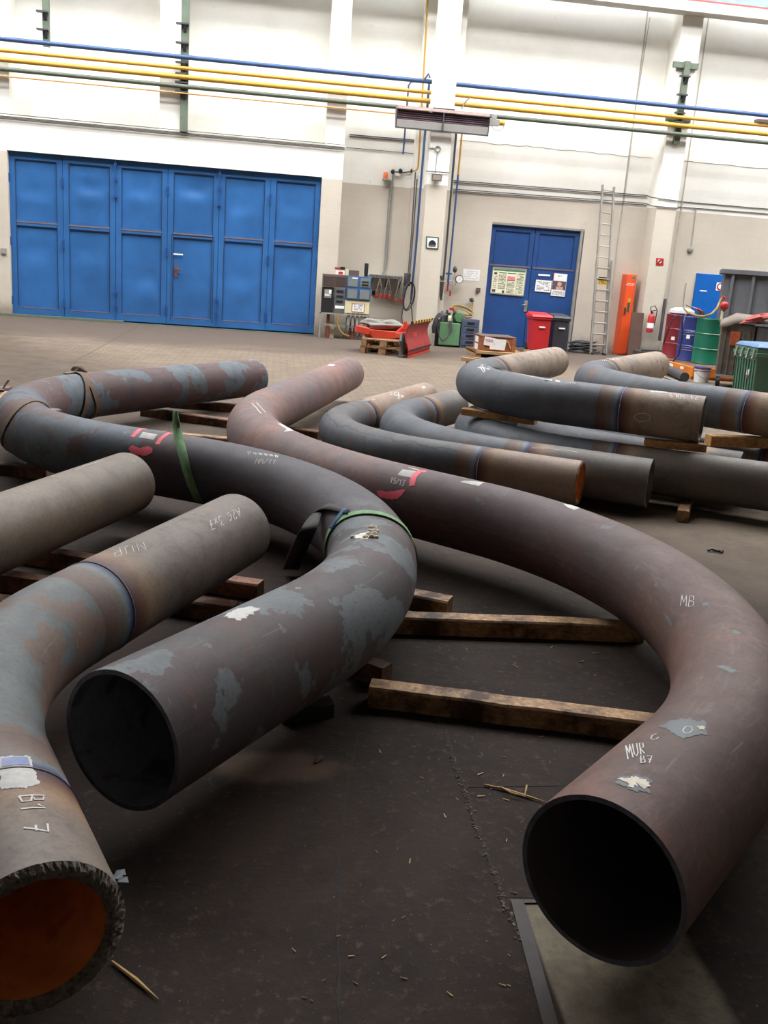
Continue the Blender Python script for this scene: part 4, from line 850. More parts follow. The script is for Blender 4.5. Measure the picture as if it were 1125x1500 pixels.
mb = MB(); wb(mb, 698, 421.5, 703.5, 428, YW-.05, .05); tag(mb.build('light_switch', m_brownpanel, bevel=.006), 'small brown switch box on the wall left of the double door', 'switch')
def notice(name, quad, Y, mat, label, cat, lines, ink=m_ink, seed=1, th=.004, extra=None):
    t = thing(name, label, cat, W(*quad[3], Y))
    b = MB(); wquad(b, quad, Y-.002, th); b.build('sheet', mat, t)
    if lines: b = MB(); text_lines(b, quad, Y-.002, lines, seed=seed); b.build('print', ink, t)
    return t
notice('paper_notice', [(678.6, 393.5), (703.6, 395.5), (701.8, 412), (678, 410.5)], YW, m_paper, 'white paper sheet on the wall right of the pressure gauge', 'notice', 5, seed=2, ink=m_label)
# posters on the double door
Yd = yd-.012
t = notice('notice_board', [(722.3, 391.5), (771.3, 395), (766.6, 433.5), (718.3, 429)], Yd, m_board, 'large framed cream and green safety board on the left leaf of the double door', 'notice board', 0)
def dq(u0, v0, u1, v1, Q=[(722.3, 391.5), (771.3, 395), (766.6, 433.5), (718.3, 429)]):
    def f(u, v): return tuple(Q[0][i]*(1-u)*(1-v)+Q[1][i]*u*(1-v)+Q[2][i]*u*v+Q[3][i]*(1-u)*v for i in (0, 1))
    return [f(u0, v0), f(u1, v0), f(u1, v1), f(u0, v1)]
b = MB(); P = [W(*p, Yd-.008) for p in dq(0, 0, 1, 1)]
for i in range(4): b.beam(P[i], P[(i+1) % 4], .012, .03)
b.build('frame', m_lampgrey, t)
b = MB()
for r_ in ((.03, .05, .97, .11), (.2, .17, .42, .2), (.46, .17, .72, .2), (.76, .17, .95, .2), (.2, .6, .42, .625), (.2, .78, .42, .8), (.46, .7, .7, .72), (.74, .6, .95, .62), (.74, .78, .95, .8), (.46, .45, .7, .47)): wquad(b, dq(*r_), Yd-.008, .002)
b.build('green_bars', m_inkg, t)
b = MB(); wquad(b, dq(.46, .3, .7, .44), Yd-.008, .002); b.build('pink_box', m_pink, t)
b = MB(); wquad(b, dq(.05, .18, .14, .26), Yd-.008, .002); wquad(b, dq(.04, .84, .14, .95), Yd-.008, .002); wquad(b, dq(.34, .86, .41, .96), Yd-.008, .002); b.build('pictograms', m_ink, t)
b = MB()
for r_, n_ in (((.05, .3, .16, .8), 7), ((.2, .23, .42, .57), 7), ((.46, .5, .7, .68), 4), ((.74, .23, .95, .57), 7), ((.2, .65, .42, .76), 3), ((.46, .75, .7, .95), 4), ((.74, .65, .95, .76), 3), ((.74, .83, .95, .95), 3)): text_lines(b, dq(*r_), Yd-.004, n_, seed=int(r_[0]*100), x0=0, x1=1, y0=0, y1=1)
b.build('small_print', m_ink, t)
notice('paper_notice', [(785.4, 409.5), (808.3, 411.5), (806, 428.5), (783.2, 426.5)], Yd, m_paper, 'white printed sheet on the right leaf of the double door, left of the portrait poster', 'notice', 7, seed=3)
mb = MB(); wquad(mb, [(788.6, 401.2), (806, 402.3), (805.7, 404.8), (788.3, 403.6)], Yd, .003); tag(mb.build('name_strip', m_paper), 'narrow white strip high on the right leaf of the double door', 'label strip')
Q2 = [(811, 400), (831.3, 401.8), (827, 434.8), (806.5, 433)]
t = notice('poster', Q2, Yd, m_paper, 'white poster with a portrait photo of a person on the right door leaf', 'poster', 0)
m_photo = M('poster_photo', (84, 72, 78), .7, 0, .25, 30); m_skin = M('poster_skin', (190, 150, 138), .7, 0, .05, 30)
b = MB(); wquad(b, dq(.02, .33, .98, .72, Q2), Yd-.006, .002); b.build('photo', m_photo, t)
b = MB(); q = dq(.42, .38, .62, .55, Q2); c_ = [W(*p, Yd-.01) for p in q]; cc = (c_[0]+c_[2])/2; b.lathe((cc.x, cc.y, cc.z), [(.055, 0), (.055, .001)], 16, 0, 'y'); b.add([W(*p, Yd-.01) for p in dq(.3, .58, .8, .72, Q2)], [(0, 3, 2, 1)]); b.build('figure', m_skin, t)
b = MB(); wquad(b, dq(.0, .0, .06, .33, Q2), Yd-.006, .002); b.build('red_edge', m_red, t)
b = MB(); text_lines(b, dq(.05, .76, .95, .95, Q2), Yd-.002, 4, seed=8, x0=0, x1=1, y0=0, y1=1); text_lines(b, dq(.3, .06, .6, .16, Q2), Yd-.002, 1, seed=8, x0=0, x1=1, y0=0, y1=1); b.build('print', m_ink, t)

# ------------------------------------------------------------------ crate on pallet
Yc = 19.0
x0, x1 = X_(705, 503, Yc), X_(755.5, 503, Yc); zt_ = (Z_(705, 491.5, Yc)+Z_(756, 495, Yc))/2; zb_2 = zt_-.36
t = thing('plywood_crate', 'brown plywood crate with white papers stuck on, standing on a pallet', 'crate', ((x0+x1)/2, Yc+.4, zb_2))
b = MB(); b.box(x0, Yc, zb_2, x1, Yc+.75, zt_-.02); b.build('body', m_crate, t, bevel=.005)
b = MB(); b.box(x0-.01, Yc-.01, zt_-.02, x1+.01, Yc+.76, zt_); b.build('lid', m_brownpanel, t, bevel=.003)
b = MB()
for x in (x0+.0, x1-.07): b.box(x, Yc-.015, zb_2, x+.07, Yc-.001, zt_-.02)
b.box(x0, Yc-.012, zb_2, x1, Yc-.001, zb_2+.04); b.build('batten', m_crate, t)
b = MB()
yq = Yc-.02
wquad(b, [(710.5, 492.5), (727, 496), (722, 507.5), (708, 505)], yq, .002); wquad(b, [(725, 496.5), (742, 498), (740.5, 507), (724, 506)], yq-.003, .002); wquad(b, [(718, 504), (740.5, 506.5), (739, 513.5), (717, 511.5)], yq-.006, .002)
b.build('paper_sheets', m_paper, t)
b = MB(); a = W(743.5, 500, yq); b.beam(a, W(748, 511, yq), .035, .006); b.build('paper_strip', m_cream, t)
b = MB(); b.box(x0-.006, Yc+.3, zb_2+.2, x0-.001, Yc+.6, zb_2+.32); b.box(x0-.006, Yc+.3, zb_2+.04, x0-.001, Yc+.6, zb_2+.17); b.build('side_paper', m_paper, t)
b = MB(); flat_text(b, '~~~', [W(712, 495, yq-.009), W(724, 497, yq-.009), W(722, 502, yq-.009), W(711, 500, yq-.009)], .008); b.build('handwriting', m_pink, t)
mb = MB(Matrix.Translation((x0-.12, Yc-.1, 0)))
for k, z in enumerate((0,)):
    mb.box(0, 0, 0, .12, 1.0, .1); mb.box(.5, 0, 0, .62, 1.0, .1); mb.box(1.0, 0, 0, 1.12, 1.0, .1)
    for j in range(6): mb.box(0, .02+j*.165, .1, 1.12, .02+j*.165+.13, .125)
    mb.box(0, -.02, .125, 1.12, .05, zb_2)
    mb.box(0, .93, .125, 1.12, 1.0, zb_2); mb.box(0, .05, .125, .1, .93, zb_2); mb.box(1.02, .05, .125, 1.12, .93, zb_2)
    mb.box(1.0, -.04, zb_2-.0, 1.12, .05, zb_2+.14)
tag(mb.build('crate_pallet', m_woodlt, bevel=.004), 'pale timber pallet frame under the plywood crate', 'pallet')
q = F(676, 537); rnd = random.Random(5); t = thing('scrap_wood', 'heap of splintered dark wood lying left of the crate', 'scrap wood', (q.x+.1, q.y+.2, 0))
for k in range(6):
    a = Vector((q.x+rnd.uniform(-.05, .3), q.y+rnd.uniform(0, .4), .04+.05*(k//2))); d_ = Vector((rnd.uniform(.1, .35), rnd.uniform(-.3, .3), rnd.uniform(-.02, .04))); b = MB(); b.beam(a, a+d_, .08, .07, taper=.6); b.build('splinter', m_beamdk if k < 4 else m_woodlt, t)

# ------------------------------------------------------------------ bins
def wheelie(px0, px1, pxb0, pxb1, ytop, Y, mat, label, name='wheelie_bin'):
    xa, xb = X_(px0, ytop+2, Y), X_(px1, ytop+2, Y); zt_ = (Z_(px0, ytop, Y)+Z_(px1, ytop+3, Y))/2; ba, bb = X_(pxb0, 508, Y), X_(pxb1, 508, Y)
    t = thing(name, label, 'wheelie bin', ((xa+xb)/2, Y+.25, 0)); d = .52
    b = MB(); zl = zt_-.1
    b.hexa([(ba, Y+.06, .06), (bb, Y+.06, .06), (bb, Y+d-.1, .06), (ba, Y+d-.1, .06)], [(xa+.04, Y+.01, zl), (xb-.04, Y+.01, zl), (xb-.04, Y+d, zl), (xa+.04, Y+d, zl)]); b.box(xa+.01, Y-.01, zl-.05, xb-.01, Y+d+.02, zl); b.build('body', mat, t, bevel=.015)
    b = MB(); b.hexa([(xa, Y-.03, zl+.005), (xb, Y-.03, zl+.005), (xb, Y+d+.04, zl+.005), (xa, Y+d+.04, zl+.005)], [(xa+.03, Y+.02, zt_-.04), (xb-.03, Y+.02, zt_-.04), (xb-.03, Y+d, zt_), (xa+.03, Y+d, zt_)]); b.build('lid', mat, t, bevel=.012)
    b = MB(); b.cyl((xa+.02, Y+d+.05, zt_-.06), (xb-.02, Y+d+.05, zt_-.06), .016, 8); b.build('handle', mat, t)
    for x in (ba-.02, bb-.03): b = MB(); b.cyl((x, Y+d-.08, .1), (x+.05, Y+d-.08, .1), .1, 20); b.build('wheel', m_rubber, t, smooth='auto')
    b = MB(); xc = (xa+xb)/2+.02; b.box(xc-.07, Y+.0, zl-.23, xc+.07, Y+.018, zl-.2); b.build('name_strip', m_white, t)
wheelie(779.7, 811.5, 778.5, 804, 457, 20.9, m_redbin, 'bright red wheelie bin in front of the double door')
wheelie(811, 838, 808.5, 833, 459, 21.15, m_blackbin, 'charcoal wheelie bin right of the red one, by the door edge')
# ------------------------------------------------------------------ ladder
def rail_pts(t0, b0_, Yt_, Yb): return W(*t0, Yt_), W(*b0_, Yb)
L1t, L1b = W(882.8, 271, 22.2), W(865.8, 515, 21.6); L2t, L2b = W(899.5, 274, 22.2), W(884.5, 516, 21.6)
t = thing('ladder', 'long aluminium extension ladder leaning on the wall right of the double door', 'ladder', ((L1b.x+L2b.x)/2, 21.6, 0))
for (p, q) in ((L1b, L1t), (L2b, L2t)):
    b = MB(); b.beam(Vector((p.x, p.y, .0)), q, .035, .07); b.build('rail', m_alu, t)
for k, (p, q) in enumerate(((L1b, L1t), (L2b, L2t))):
    b = MB(); o_ = (.035 if k == 0 else -.035); u = p.lerp(q, .0); v_ = p.lerp(q, .56); b.beam(Vector((u.x-o_, u.y-.06, .0)), Vector((v_.x-o_, v_.y-.06, v_.z)), .03, .06); b.build('outer_rail', m_alu, t)
n = 15
for k in range(n):
    f = (k+.6)/n; b = MB(); b.cyl(L1b.lerp(L1t, f), L2b.lerp(L2t, f), .014, 8); b.build('rung', m_alu, t)
for k in range(8):
    f = (k+.6)/n; b = MB(); b.cyl(L1b.lerp(L1t, f)+Vector((0, -.06, .02)), L2b.lerp(L2t, f)+Vector((0, -.06, .02)), .014, 8); b.build('rung', m_alu, t)
Yl = 21.82
Q3 = [(876.8, 405.5), (889.2, 406.5), (888.3, 417.8), (876, 416.5)]
b = MB(); wquad(b, Q3, Yl, .004); b.build('yellow_sign', m_signyel, t)
b = MB(); wquad(b, dq(0, 0, 1, .2, Q3), Yl-.006, .002); text_lines(b, dq(.1, .3, .9, .9, Q3), Yl, 3, seed=4, x0=0, x1=1, y0=0, y1=1); b.build('sign_print', m_blacktxt, t)
for k in range(2): q = (L1b, L2b)[k]; b = MB(); b.box(q.x-.03, q.y-.11, 0, q.x+.03, q.y+.05, .05); b.build('foot', m_rubber, t)
# cable heap at its foot
q = F(850, 513); t = thing('cable_heap', 'heap of black cable coiled on the floor behind the ladder foot', 'cable', (q.x, 21.9, 0)); rnd = random.Random(8)
ql, qr = X_(834, 508, 21.8), X_(884, 512, 21.8)
for k in range(16):
    cx_ = ql+.25+(qr-ql-.5)*rnd.random(); r_ = rnd.uniform(.14, .26); z_ = .02+.016*k*(1 if cx_ < (ql+qr)/2+.05 else .4)
    b = MB(); b.tube([(cx_+r_*1.2*math.cos(a), 21.93+r_*.8*math.sin(a), z_+.015*math.sin(3*a+k)) for a in np.linspace(0, 2*PI, 24)[:-1]], .014, 6, closed=True); b.build('loop', m_hose, t, smooth='auto')
# ------------------------------------------------------------------ orange locker
Yo = 22.0
x0, x1 = X_(911.5, 460, Yo)+.1, X_(925.7, 460, Yo)+.1; zt_ = Z_(925, 402, Yo)
t = thing('stretcher_locker', 'tall narrow bright orange locker left of the right pilaster', 'locker', ((x0+x1)/2, Yo+.2, 0))
b = MB(); b.box(x0-.1, Yo, 0, x1-.1, YW-.01, zt_); b.build('body', m_orange, t, bevel=.012)
b = MB(); b.box(x0-.09, Yo-.012, .03, x1-.11, Yo, zt_-.03); b.build('door', m_orange, t, bevel=.006)
b = MB(); wquad(b, [(926, 405), (930.5, 405.5), (930, 409), (925.5, 408.5)], Yo-.013, .003); b.build('green_tag', m_inkg, t)
b = MB(); wquad(b, [(920.5, 437), (924, 437.3), (923, 443), (919.6, 442.6)], Yo-.013, .003); b.build('yellow_tag', m_signyel, t)
b = MB(); wquad(b, [(919.5, 443), (923, 443.4), (921, 457), (917.6, 456.6)], Yo-.013, .003); b.build('picture_strip', m_greenframe, t)
b = MB(); text_lines(b, [(917.5, 414), (929.5, 415), (929, 419), (917, 418)], Yo-.008, 2, seed=6, x0=0, x1=1, y0=0, y1=1); b.build('lettering', m_paper, t)
b = MB(); q = W(909, 455, Yo); b.box(x0-.07, Yo-.04, q.z-.08, x0-.04, Yo-.012, q.z+.08); b.build('handle', m_rubber, t)
mb = MB(); mb.beam(Vector((X_(930, 515, 21.6)-.02, 21.62, .0)), Vector((X_(934.5, 464, 21.6)+.03, 21.72, 1.03)), .3, .03, up=(0, -1, 0)); tag(mb.build('wooden_board', m_brownboard), 'dark brown board leaning between orange locker and pilaster', 'board')
# pilaster: sign, extinguisher
Yp5 = YP
t = thing('fire_sign', 'square red fire extinguisher sign high on the right pilaster', 'sign', W(966, 389, Yp5))
Q4 = [(961.2, 378), (972.3, 378.6), (971.5, 389.5), (960.4, 388.8)]
b = MB(); wquad(b, Q4, Yp5, .006); b.build('plate', m_red, t)
b = MB()
def qp(u, v): p = dq(u, v, u, v, Q4)[0]; return W(*p, Yp5-.012)
def stroke(b, pts, w):
    for a, c in zip(pts[:-1], pts[1:]):
        tt = (c-a).normalized(); s_ = Vector((0, 1, 0)).cross(tt)*w/2; b.add([a-s_, c-s_, c+s_, a+s_], [(0, 1, 2, 3)]); b.add([a-s_, c-s_, c+s_, a+s_], [(3, 2, 1, 0)])
stroke(b, [qp(.3, .8), qp(.3, .25), qp(.6, .2), qp(.7, .45), qp(.5, .75)], .018); stroke(b, [qp(.4, .35), qp(.55, .4), qp(.45, .6)], .02); b.build('symbol', m_paper, t)
q = W(953, 473, Yp5-.12); t = thing('fire_extinguisher', 'red fire extinguisher hanging low on the right pilaster', 'fire extinguisher', (q.x, q.y, q.z-.25))
b = MB(); b.lathe((q.x, q.y, q.z-.22), [(.06, 0), (.078, .02), (.08, .36), (.06, .41), (.025, .43)], 20); b.build('cylinder', m_red, t, smooth='auto')
b = MB(); b.cyl((q.x, q.y, q.z+.2), (q.x, q.y, q.z+.26), .025, 10); b.beam((q.x-.02, q.y, q.z+.27), (q.x+.09, q.y, q.z+.3), .03, .02); b.beam((q.x-.02, q.y, q.z+.24), (q.x+.08, q.y, q.z+.23), .03, .012); b.build('valve_handle', m_black, t)
b = MB(); b.tube([(q.x-.03, q.y-.02, q.z+.24), (q.x-.06, q.y-.02, q.z+.36), (q.x+.04, q.y-.02, q.z+.4), (q.x+.11, q.y-.02, q.z+.3), (q.x+.1, q.y-.02, q.z+.1), (q.x+.08, q.y-.02, q.z-.05)], .012, 8); b.build('hose', m_black, t, smooth='auto')
b = MB(); b.lathe((q.x, q.y, q.z-.12), [(.0815, 0), (.0815, .12)], 20); b.build('label', m_paper, t)
b = MB(); b.box(q.x-.03, q.y+.07, q.z-.05, q.x+.03, YP, q.z+.12); b.build('wall_bracket', m_dkgrey, t)
mb = MB(); mb.beam(W(966, 499, 21.6), W(974.5, 438, 21.75), .07, .02, up=(0, -1, 0)); mb.beam(W(965, 496, 21.56), W(975, 440, 21.7), .03, .04, up=(0, -1, 0)); tag(mb.build('steel_profile', m_dkgrey), 'dark steel profile leaning right of the fire extinguisher', 'steel profile')
t = thing('steel_profile', 'low dark grey steel profile lying at the pilaster foot behind the pipes', 'steel profile', W(951, 514, 21.3))
a, c = W(935, 508, 21.2), W(969, 514, 21.2); b = MB(); b.box(a.x, 21.2, .08, c.x, 21.5, .18); b.build('profile', m_dkgrey, t, bevel=.01); b = MB(); b.box(a.x+.02, 21.2, 0, a.x+.1, 21.4, .08); b.box(c.x-.1, 21.2, 0, c.x-.02, 21.4, .08); b.box(a.x+.1, 21.22, .18, c.x, 21.26, .22); b.build('foot', m_dkgrey, t)

# ------------------------------------------------------------------ drums on the spill pallet
def drum(px, ytop, ybot, Y, mat, label, z0=.24, h=.88, r=.29, grp='steel drums on the orange pallet'):
    c_ = W(px, ybot, Y); x = c_.x
    t = thing('steel_drum', label, 'drum', (x, Y, z0), grp)
    prof = [(r-.012, 0), (r, .004), (r+.006, .015), (r, .03), (r, h*.32), (r+.012, h*.335), (r, h*.35), (r, h*.65), (r+.012, h*.665), (r, h*.68), (r, h-.03), (r+.006, h-.015), (r, h), (r-.015, h), (r-.018, h-.02)]
    b = MB(); b.lathe((x, Y, z0), prof, 36); b.build('shell', mat, t, smooth='auto')
    b = MB(); b.lathe((x+.15, Y-.05, z0+h-.02), [(.035, 0), (.035, .02), (.02, .03)], 12); b.build('bung', m_alu, t)
    return t, x
Yg = 17.9
tg, xgd = drum(1034, 465, 532, Yg, m_drumgreen, 'green steel drum, rightmost on the orange spill pallet')
tb, xbd = drum(1010, 460, 528, 18.52, m_drumblue, 'blue steel drum between the red and the green drum')
tr, xrd = drum(989, 458, 523, 19.14, m_drumred, 'dark red steel drum, leftmost on the orange spill pallet')
b = MB()
for k in range(3): b.lathe((xbd, 18.52, .24+.5+k*.045), [(.29, 0), (.297, .012), (.29, .024)], 36); b.lathe((xbd, 18.52, .24+.2+k*.045), [(.29, 0), (.297, .012), (.29, .024)], 36)
b.build('rib', m_drumblue, tb, smooth='auto')
for (tt, xx, yy, z_) in ((tb, xbd, 18.52, .68), (tr, xrd, 19.14, .6)):
    b = MB(); ths = np.linspace(-PI*.78, -PI*.7, 6); up_ = [(xx+.297*math.cos(a), yy+.297*math.sin(a), z_+.07) for a in ths]; dn_ = [(xx+.297*math.cos(a), yy+.297*math.sin(a), z_) for a in ths]; b.ribbon(dn_, up_); b.build('label', m_paper, tt)
px0_, px1_, py0_, py1_ = 7.85, 9.08, 16.98, 19.48
t = thing('spill_pallet', 'orange steel spill pallet carrying three drums', 'spill pallet', ((px0_+px1_)/2, (py0_+py1_)/2, 0))
b = MB(); b.box(px0_, py0_, .05, px1_, py1_, .225); b.build('tray', m_palorange, t, bevel=.008)
for y_ in (py0_+.05, py0_+.8, py0_+1.55, py1_-.15):
    b = MB(); b.box(px0_, y_, 0, px1_, y_+.1, .05); b.build('foot', m_palorange, t)
b = MB()
for k in range(22): y_ = py0_+.03+(py1_-py0_-.06)*k/21; b.box(px0_+.02, y_-.008, .222, px1_-.02, y_+.008, .238)
b.build('grating', m_zinc, t)
b = MB(); b.box(px0_-.004, 17.9, .14, px0_-.001, 18.2, .19); b.box(px0_-.004, 17.4, .14, px0_-.001, 17.55, .19); b.build('sticker', m_paper, t)
mb = MB(); mb.lathe((xrd+.0, 19.14, 1.122), [(.2, 0), (.26, .03), (.25, .09), (.16, .13), (.03, .14)], 28); tag(mb.build('plastic_bowl', m_lampgrey if False else M('milky_plastic', (186, 192, 196), .5, 0, .04), smooth='auto'), 'milky white plastic bowl upside down on the red drum', 'bowl')
# hand pump with hose
t = thing('drum_pump', 'lever hand pump with silver handle standing in the blue drum', 'hand pump', (xbd, 18.45, 1.122))
b = MB(); b.cyl((xbd, 18.45, 1.122), (xbd, 18.45, 1.25), .035, 10); b.cyl((xbd+.09, 18.45, 1.122), (xbd+.09, 18.45, 1.23), .05, 10); b.build('pump_body', m_dkgrey, t)
b = MB(); b.tube([W(1005, 446, 18.3), W(1012, 449.5, 18.3), W(1021, 452.5, 18.3)], .016, 8); b.build('handle', m_alu, t)
b = MB(); b.tube([W(1021, 452.5, 18.3), W(1028, 456, 18.3)], .022, 8); b.build('red_grip', m_red, t)
b = MB(); b.tube([W(1005, 459, 18.05), W(1002, 470, 18.05), W(999, 485, 18.05)], .012, 6); b.build('spout', m_alu, t)
b = MB(); b.tube([W(991, 463, 18.8), W(984, 470, 18.8), W(976, 490, 18.8), W(972, 505, 18.8)], .014, 6); b.tube([W(1000, 470, 18.0), W(999, 495, 18.0), W(994, 520, 18.0), W(986, 529, 18.05), W(978, 528, 18.3)], .014, 6); b.build('hose', m_black, t, smooth='auto')
b = MB(); b.tube([W(1002, 452, 18.2), W(1008, 458, 18.05), W(1020, 462.5, 17.9), W(1032, 463.5, 17.75), W(1042, 460, 17.75), W(1050, 452, 17.9), W(1055, 441, 18.0), W(1058, 436, 18.0)], .022, 8); t2 = tag(b.build('rubber_hose', m_hosey, smooth='auto'), 'yellowish hose arching over the green drum to the red pump', 'hose')
q = W(1061, 448, 17.9); t = thing('rotary_pump', 'red rotary hand pump right of the green drum', 'pump', (q.x, q.y, q.z-.12))
b = MB(); b.lathe((q.x, q.y+.05, q.z), [(.05, 0), (.08, .02), (.085, .07), (.06, .1), (.03, .11)], 20, 0, 'y'); b.build('housing', m_red, t, smooth='auto')
b = MB(); b.tube([W(1061, 440, 18.0), W(1062, 436, 18.0), W(1058, 434.5, 18.0)], .02, 8); b.cyl((q.x, q.y, q.z-.12), (q.x, q.y, q.z-.08), .03, 10); b.build('elbow', m_red, t, smooth='auto')
b = MB(); b.cyl((q.x-.02, q.y, q.z-.4), (q.x-.02, q.y, q.z-.1), .025, 10); b.build('riser', m_cream, t)
# bucket, wheel, offcut, rod
q = F(1031, 561); t = thing('paint_bucket', 'white plastic bucket with dark lid and red stripe in front of the orange pallet', 'bucket', (q.x, q.y+.12, 0)); c_ = (q.x, q.y+.14, 0)
b = MB(); b.lathe(c_, [(.125, 0), (.14, .18), (.148, .25)], 28); b.build('body', m_paper, t, smooth='auto')
b = MB(); b.lathe((c_[0], c_[1], .2), [(.1475, 0), (.149, .015)], 28); b.build('red_stripe', m_red, t)
b = MB(); b.lathe((c_[0], c_[1], .245), [(.155, 0), (.155, .025), (.14, .03)], 28); b.build('lid', m_drumblue, t, smooth='auto')
b = MB(); b.tube([(c_[0]-.15, c_[1], .2), (c_[0]-.1, c_[1]-.13, .12), (c_[0], c_[1]-.16, .07), (c_[0]+.1, c_[1]-.13, .12), (c_[0]+.15, c_[1], .2)], .004, 5); b.build('bail', m_dkgrey, t)
a = F(992, 541, .09); c_ = F(1003, 552, .09); mb2 = MB(); mb2.cyl((a.x-.2, a.y+.3, .1), (c_.x, c_.y, .085), .085, 20); tag(mb2.build('pipe_offcut', m_dkgrey, smooth='auto'), 'short dark round offcut lying in front of the orange pallet', 'pipe offcut')
mb2 = MB(); mb2.cyl(F(970, 551, .02), F(1000, 561.5, .02), .015, 8); tag(mb2.build('steel_rod', m_lampgrey), 'thin grey rod lying on the floor behind the upper pipes', 'rod')
# galvanised waste container with tarpaulin
Yb = 16.0
RC = math.radians(-24)
c0_ = W(1047, 545, Yb); TC = Matrix.Translation((c0_.x, Yb, 0)) @ Matrix.Rotation(RC, 4, 'Z')
t = thing('waste_container', 'dirty grey wheeled waste container under a brown-grey cover', 'waste container', (X_(1070, 545, Yb), Yb+.4, 0))
zt_ = W(1050, 473, Yb).z; cw = .56
b = MB(TC); b.hexa([(.03, .02, .2), (cw-.03, .02, .2), (cw-.03, .66, .2), (.03, .66, .2)], [(0, 0, zt_), (cw, 0, zt_), (cw, .74, zt_), (0, .74, zt_)])
for k in range(5): x = .08+k*(cw-.16)/4; b.box(x-.012, -.008, .22, x+.012, .02, zt_-.1)
b.build('body', m_bingrey, t)
b = MB(TC); b.box(.0, -.02, .18, cw+.0, .0, .22); b.build('bottom_rail', m_zinc, t)
def TCp(x, y, z): return TC @ Vector((x, y, z))
b = MB(TC); b.box(.16, -.016, zt_-.36, .32, -.01, zt_-.12); b.build('orange_label', m_orlabel, t)
b = MB(TC)
for k in range(5): b.box(.18, -.019, zt_-.34+k*.04, .18+random.uniform(.07, .12), -.0165, zt_-.33+k*.04)
b.build('label_print', m_rustpipe, t)
for x in (.04, cw-.12):
    b = MB(TC); b.cyl((x, .06, .1), (x+.07, .06, .1), .1, 22); b.build('wheel', m_rubber, t, smooth='auto')
    b = MB(TC); b.box(x, .03, .1, x+.07, .1, .21); b.build('caster_fork', m_dkgrey, t)
P0 = MB(TC); nx, ny = 36, 12; vs = []; fs = []
for j_ in range(ny+1):
    for i_ in range(nx+1):
        u, v = i_/nx, j_/ny; x = -.04+1.9*u; y = -.05+.95*v
        z = zt_+.015+.17*math.sin(PI*min(1, v*.9+.08))**.7*min(1, u*7+.03)+.01*math.sin(9*u+4*v)
        if j_ == 0: z -= .06+.025*math.sin(11*u+1)+.015*math.sin(27*u)
        vs.append((x, y, z))
for j_ in range(ny):
    for i_ in range(nx): a0 = j_*(nx+1)+i_; fs.append((a0, a0+1, a0+nx+2, a0+nx+1))
P0.add(vs, fs); tag(P0.build('cover_sheet', m_tarpbr, smooth=True, solid=.008), 'brown-grey cover sheet draped over the dirty grey waste container', 'tarpaulin')
t = thing('waste_container', 'light grey metal container at the right edge, behind the green plastic one', 'waste container', TCp(1.2, .4, 0))
b = MB(TC); b.box(cw+.03, .06, .08, cw+1.3, .74, zt_-.02); b.build('body', M('light_galvanised', (140, 140, 140), .5, .3, .15, 5, dirt=(106, 100, 96)), t, bevel=.01)
b = MB(TC); b.box(cw+.2, .03, .08, cw+.26, .06, zt_-.02); b.build('rib', m_zinc, t)
b = MB(TC); b.box(cw+.1, .1, 0, cw+1.2, .7, .08); b.build('skid', m_dkgrey, t)
p_ = W(1113, 467, Yb-.35); mb = MB(); mb.blob(p_, (.26, .1, .05), 4, .3, 12); o_ = mb.build('red_cloth', M('faded_red_cloth', (158, 74, 68), .8, 0, .15, 12), smooth=True); o_.rotation_euler = (0, -.3, 0); tag(o_, 'faded red cloth lying on the brown-grey cover', 'cloth')
# big dark grey container
Yk2 = 19.8
c1_ = W(1057.5, 430, Yk2); TK = Matrix.Translation((c1_.x, Yk2, 0)) @ Matrix.Rotation(RC, 4, 'Z'); zt_ = W(1060, 393.5, Yk2).z
t = thing('steel_container', 'large dark grey steel skip with ribs and rim, at the right behind the drums', 'container', (c1_.x+1.5, Yk2+.4, 0))
b = MB(TK); b.box(0, 0, .06, 3.4, 1.5, zt_-.1); b.build('body', m_contgrey, t)
b = MB(TK); b.box(.2, .1, 0, 3.2, 1.4, .06); b.build('skid', m_dkgrey, t)
b = MB(TK); b.box(-.08, -.1, zt_-.1, 3.5, 1.6, zt_); b.build('rim', m_contgrey, t, bevel=.01)
for k in range(7): x = .14+k*.42; b = MB(TK); b.box(x, -.07, .1, x+.06, -.001, zt_-.101); b.build('rib', m_contgrey, t)
# green plastic container
Yv = 14.1
vx = W(1105, 545, Yv).x; zt_ = W(1104, 509, Yv).z; vd = .72; vw = 1.1
t = thing('plastic_container', 'ribbed green plastic container with blue lid at the right edge behind the pipes', 'container', (vx+.5, Yv+.36, 0))
b = MB(); b.hexa([(vx+.04, Yv+.03, 0), (vx+vw, Yv+.03, 0), (vx+vw, Yv+vd-.03, 0), (vx+.04, Yv+vd-.03, 0)], [(vx, Yv, zt_-.02), (vx+vw, Yv, zt_-.02), (vx+vw, Yv+vd, zt_-.02), (vx, Yv+vd, zt_-.02)]); b.build('body', m_bingrn, t, bevel=.02)
for k in range(8):
    y_ = Yv+.06+k*(vd-.12)/7; b = MB(); b.beam((vx+.035-.001, y_, .04), (vx+.006, y_, zt_-.2), .03, .012); b.build('rib', m_bingrn, t)
b = MB(); b.box(vx-.03, Yv-.03, zt_-.15, vx+vw, Yv+vd+.03, zt_-.08); b.box(vx-.015, Yv-.015, zt_-.08, vx+vw, Yv+vd+.015, zt_-.01); b.build('collar', m_bingrn, t, bevel=.01)
b = MB(); b.hexa([(vx-.03, Yv-.03, zt_-.005), (vx+vw, Yv-.03, zt_-.005), (vx+vw, Yv+vd+.03, zt_-.005), (vx-.03, Yv+vd+.03, zt_-.005)], [(vx+.03, Yv+.04, zt_+.06), (vx+vw, Yv+.04, zt_+.07), (vx+vw, Yv+vd-.03, zt_+.07), (vx+.03, Yv+vd-.03, zt_+.06)]); b.build('lid', m_lidblue, t, bevel=.02)
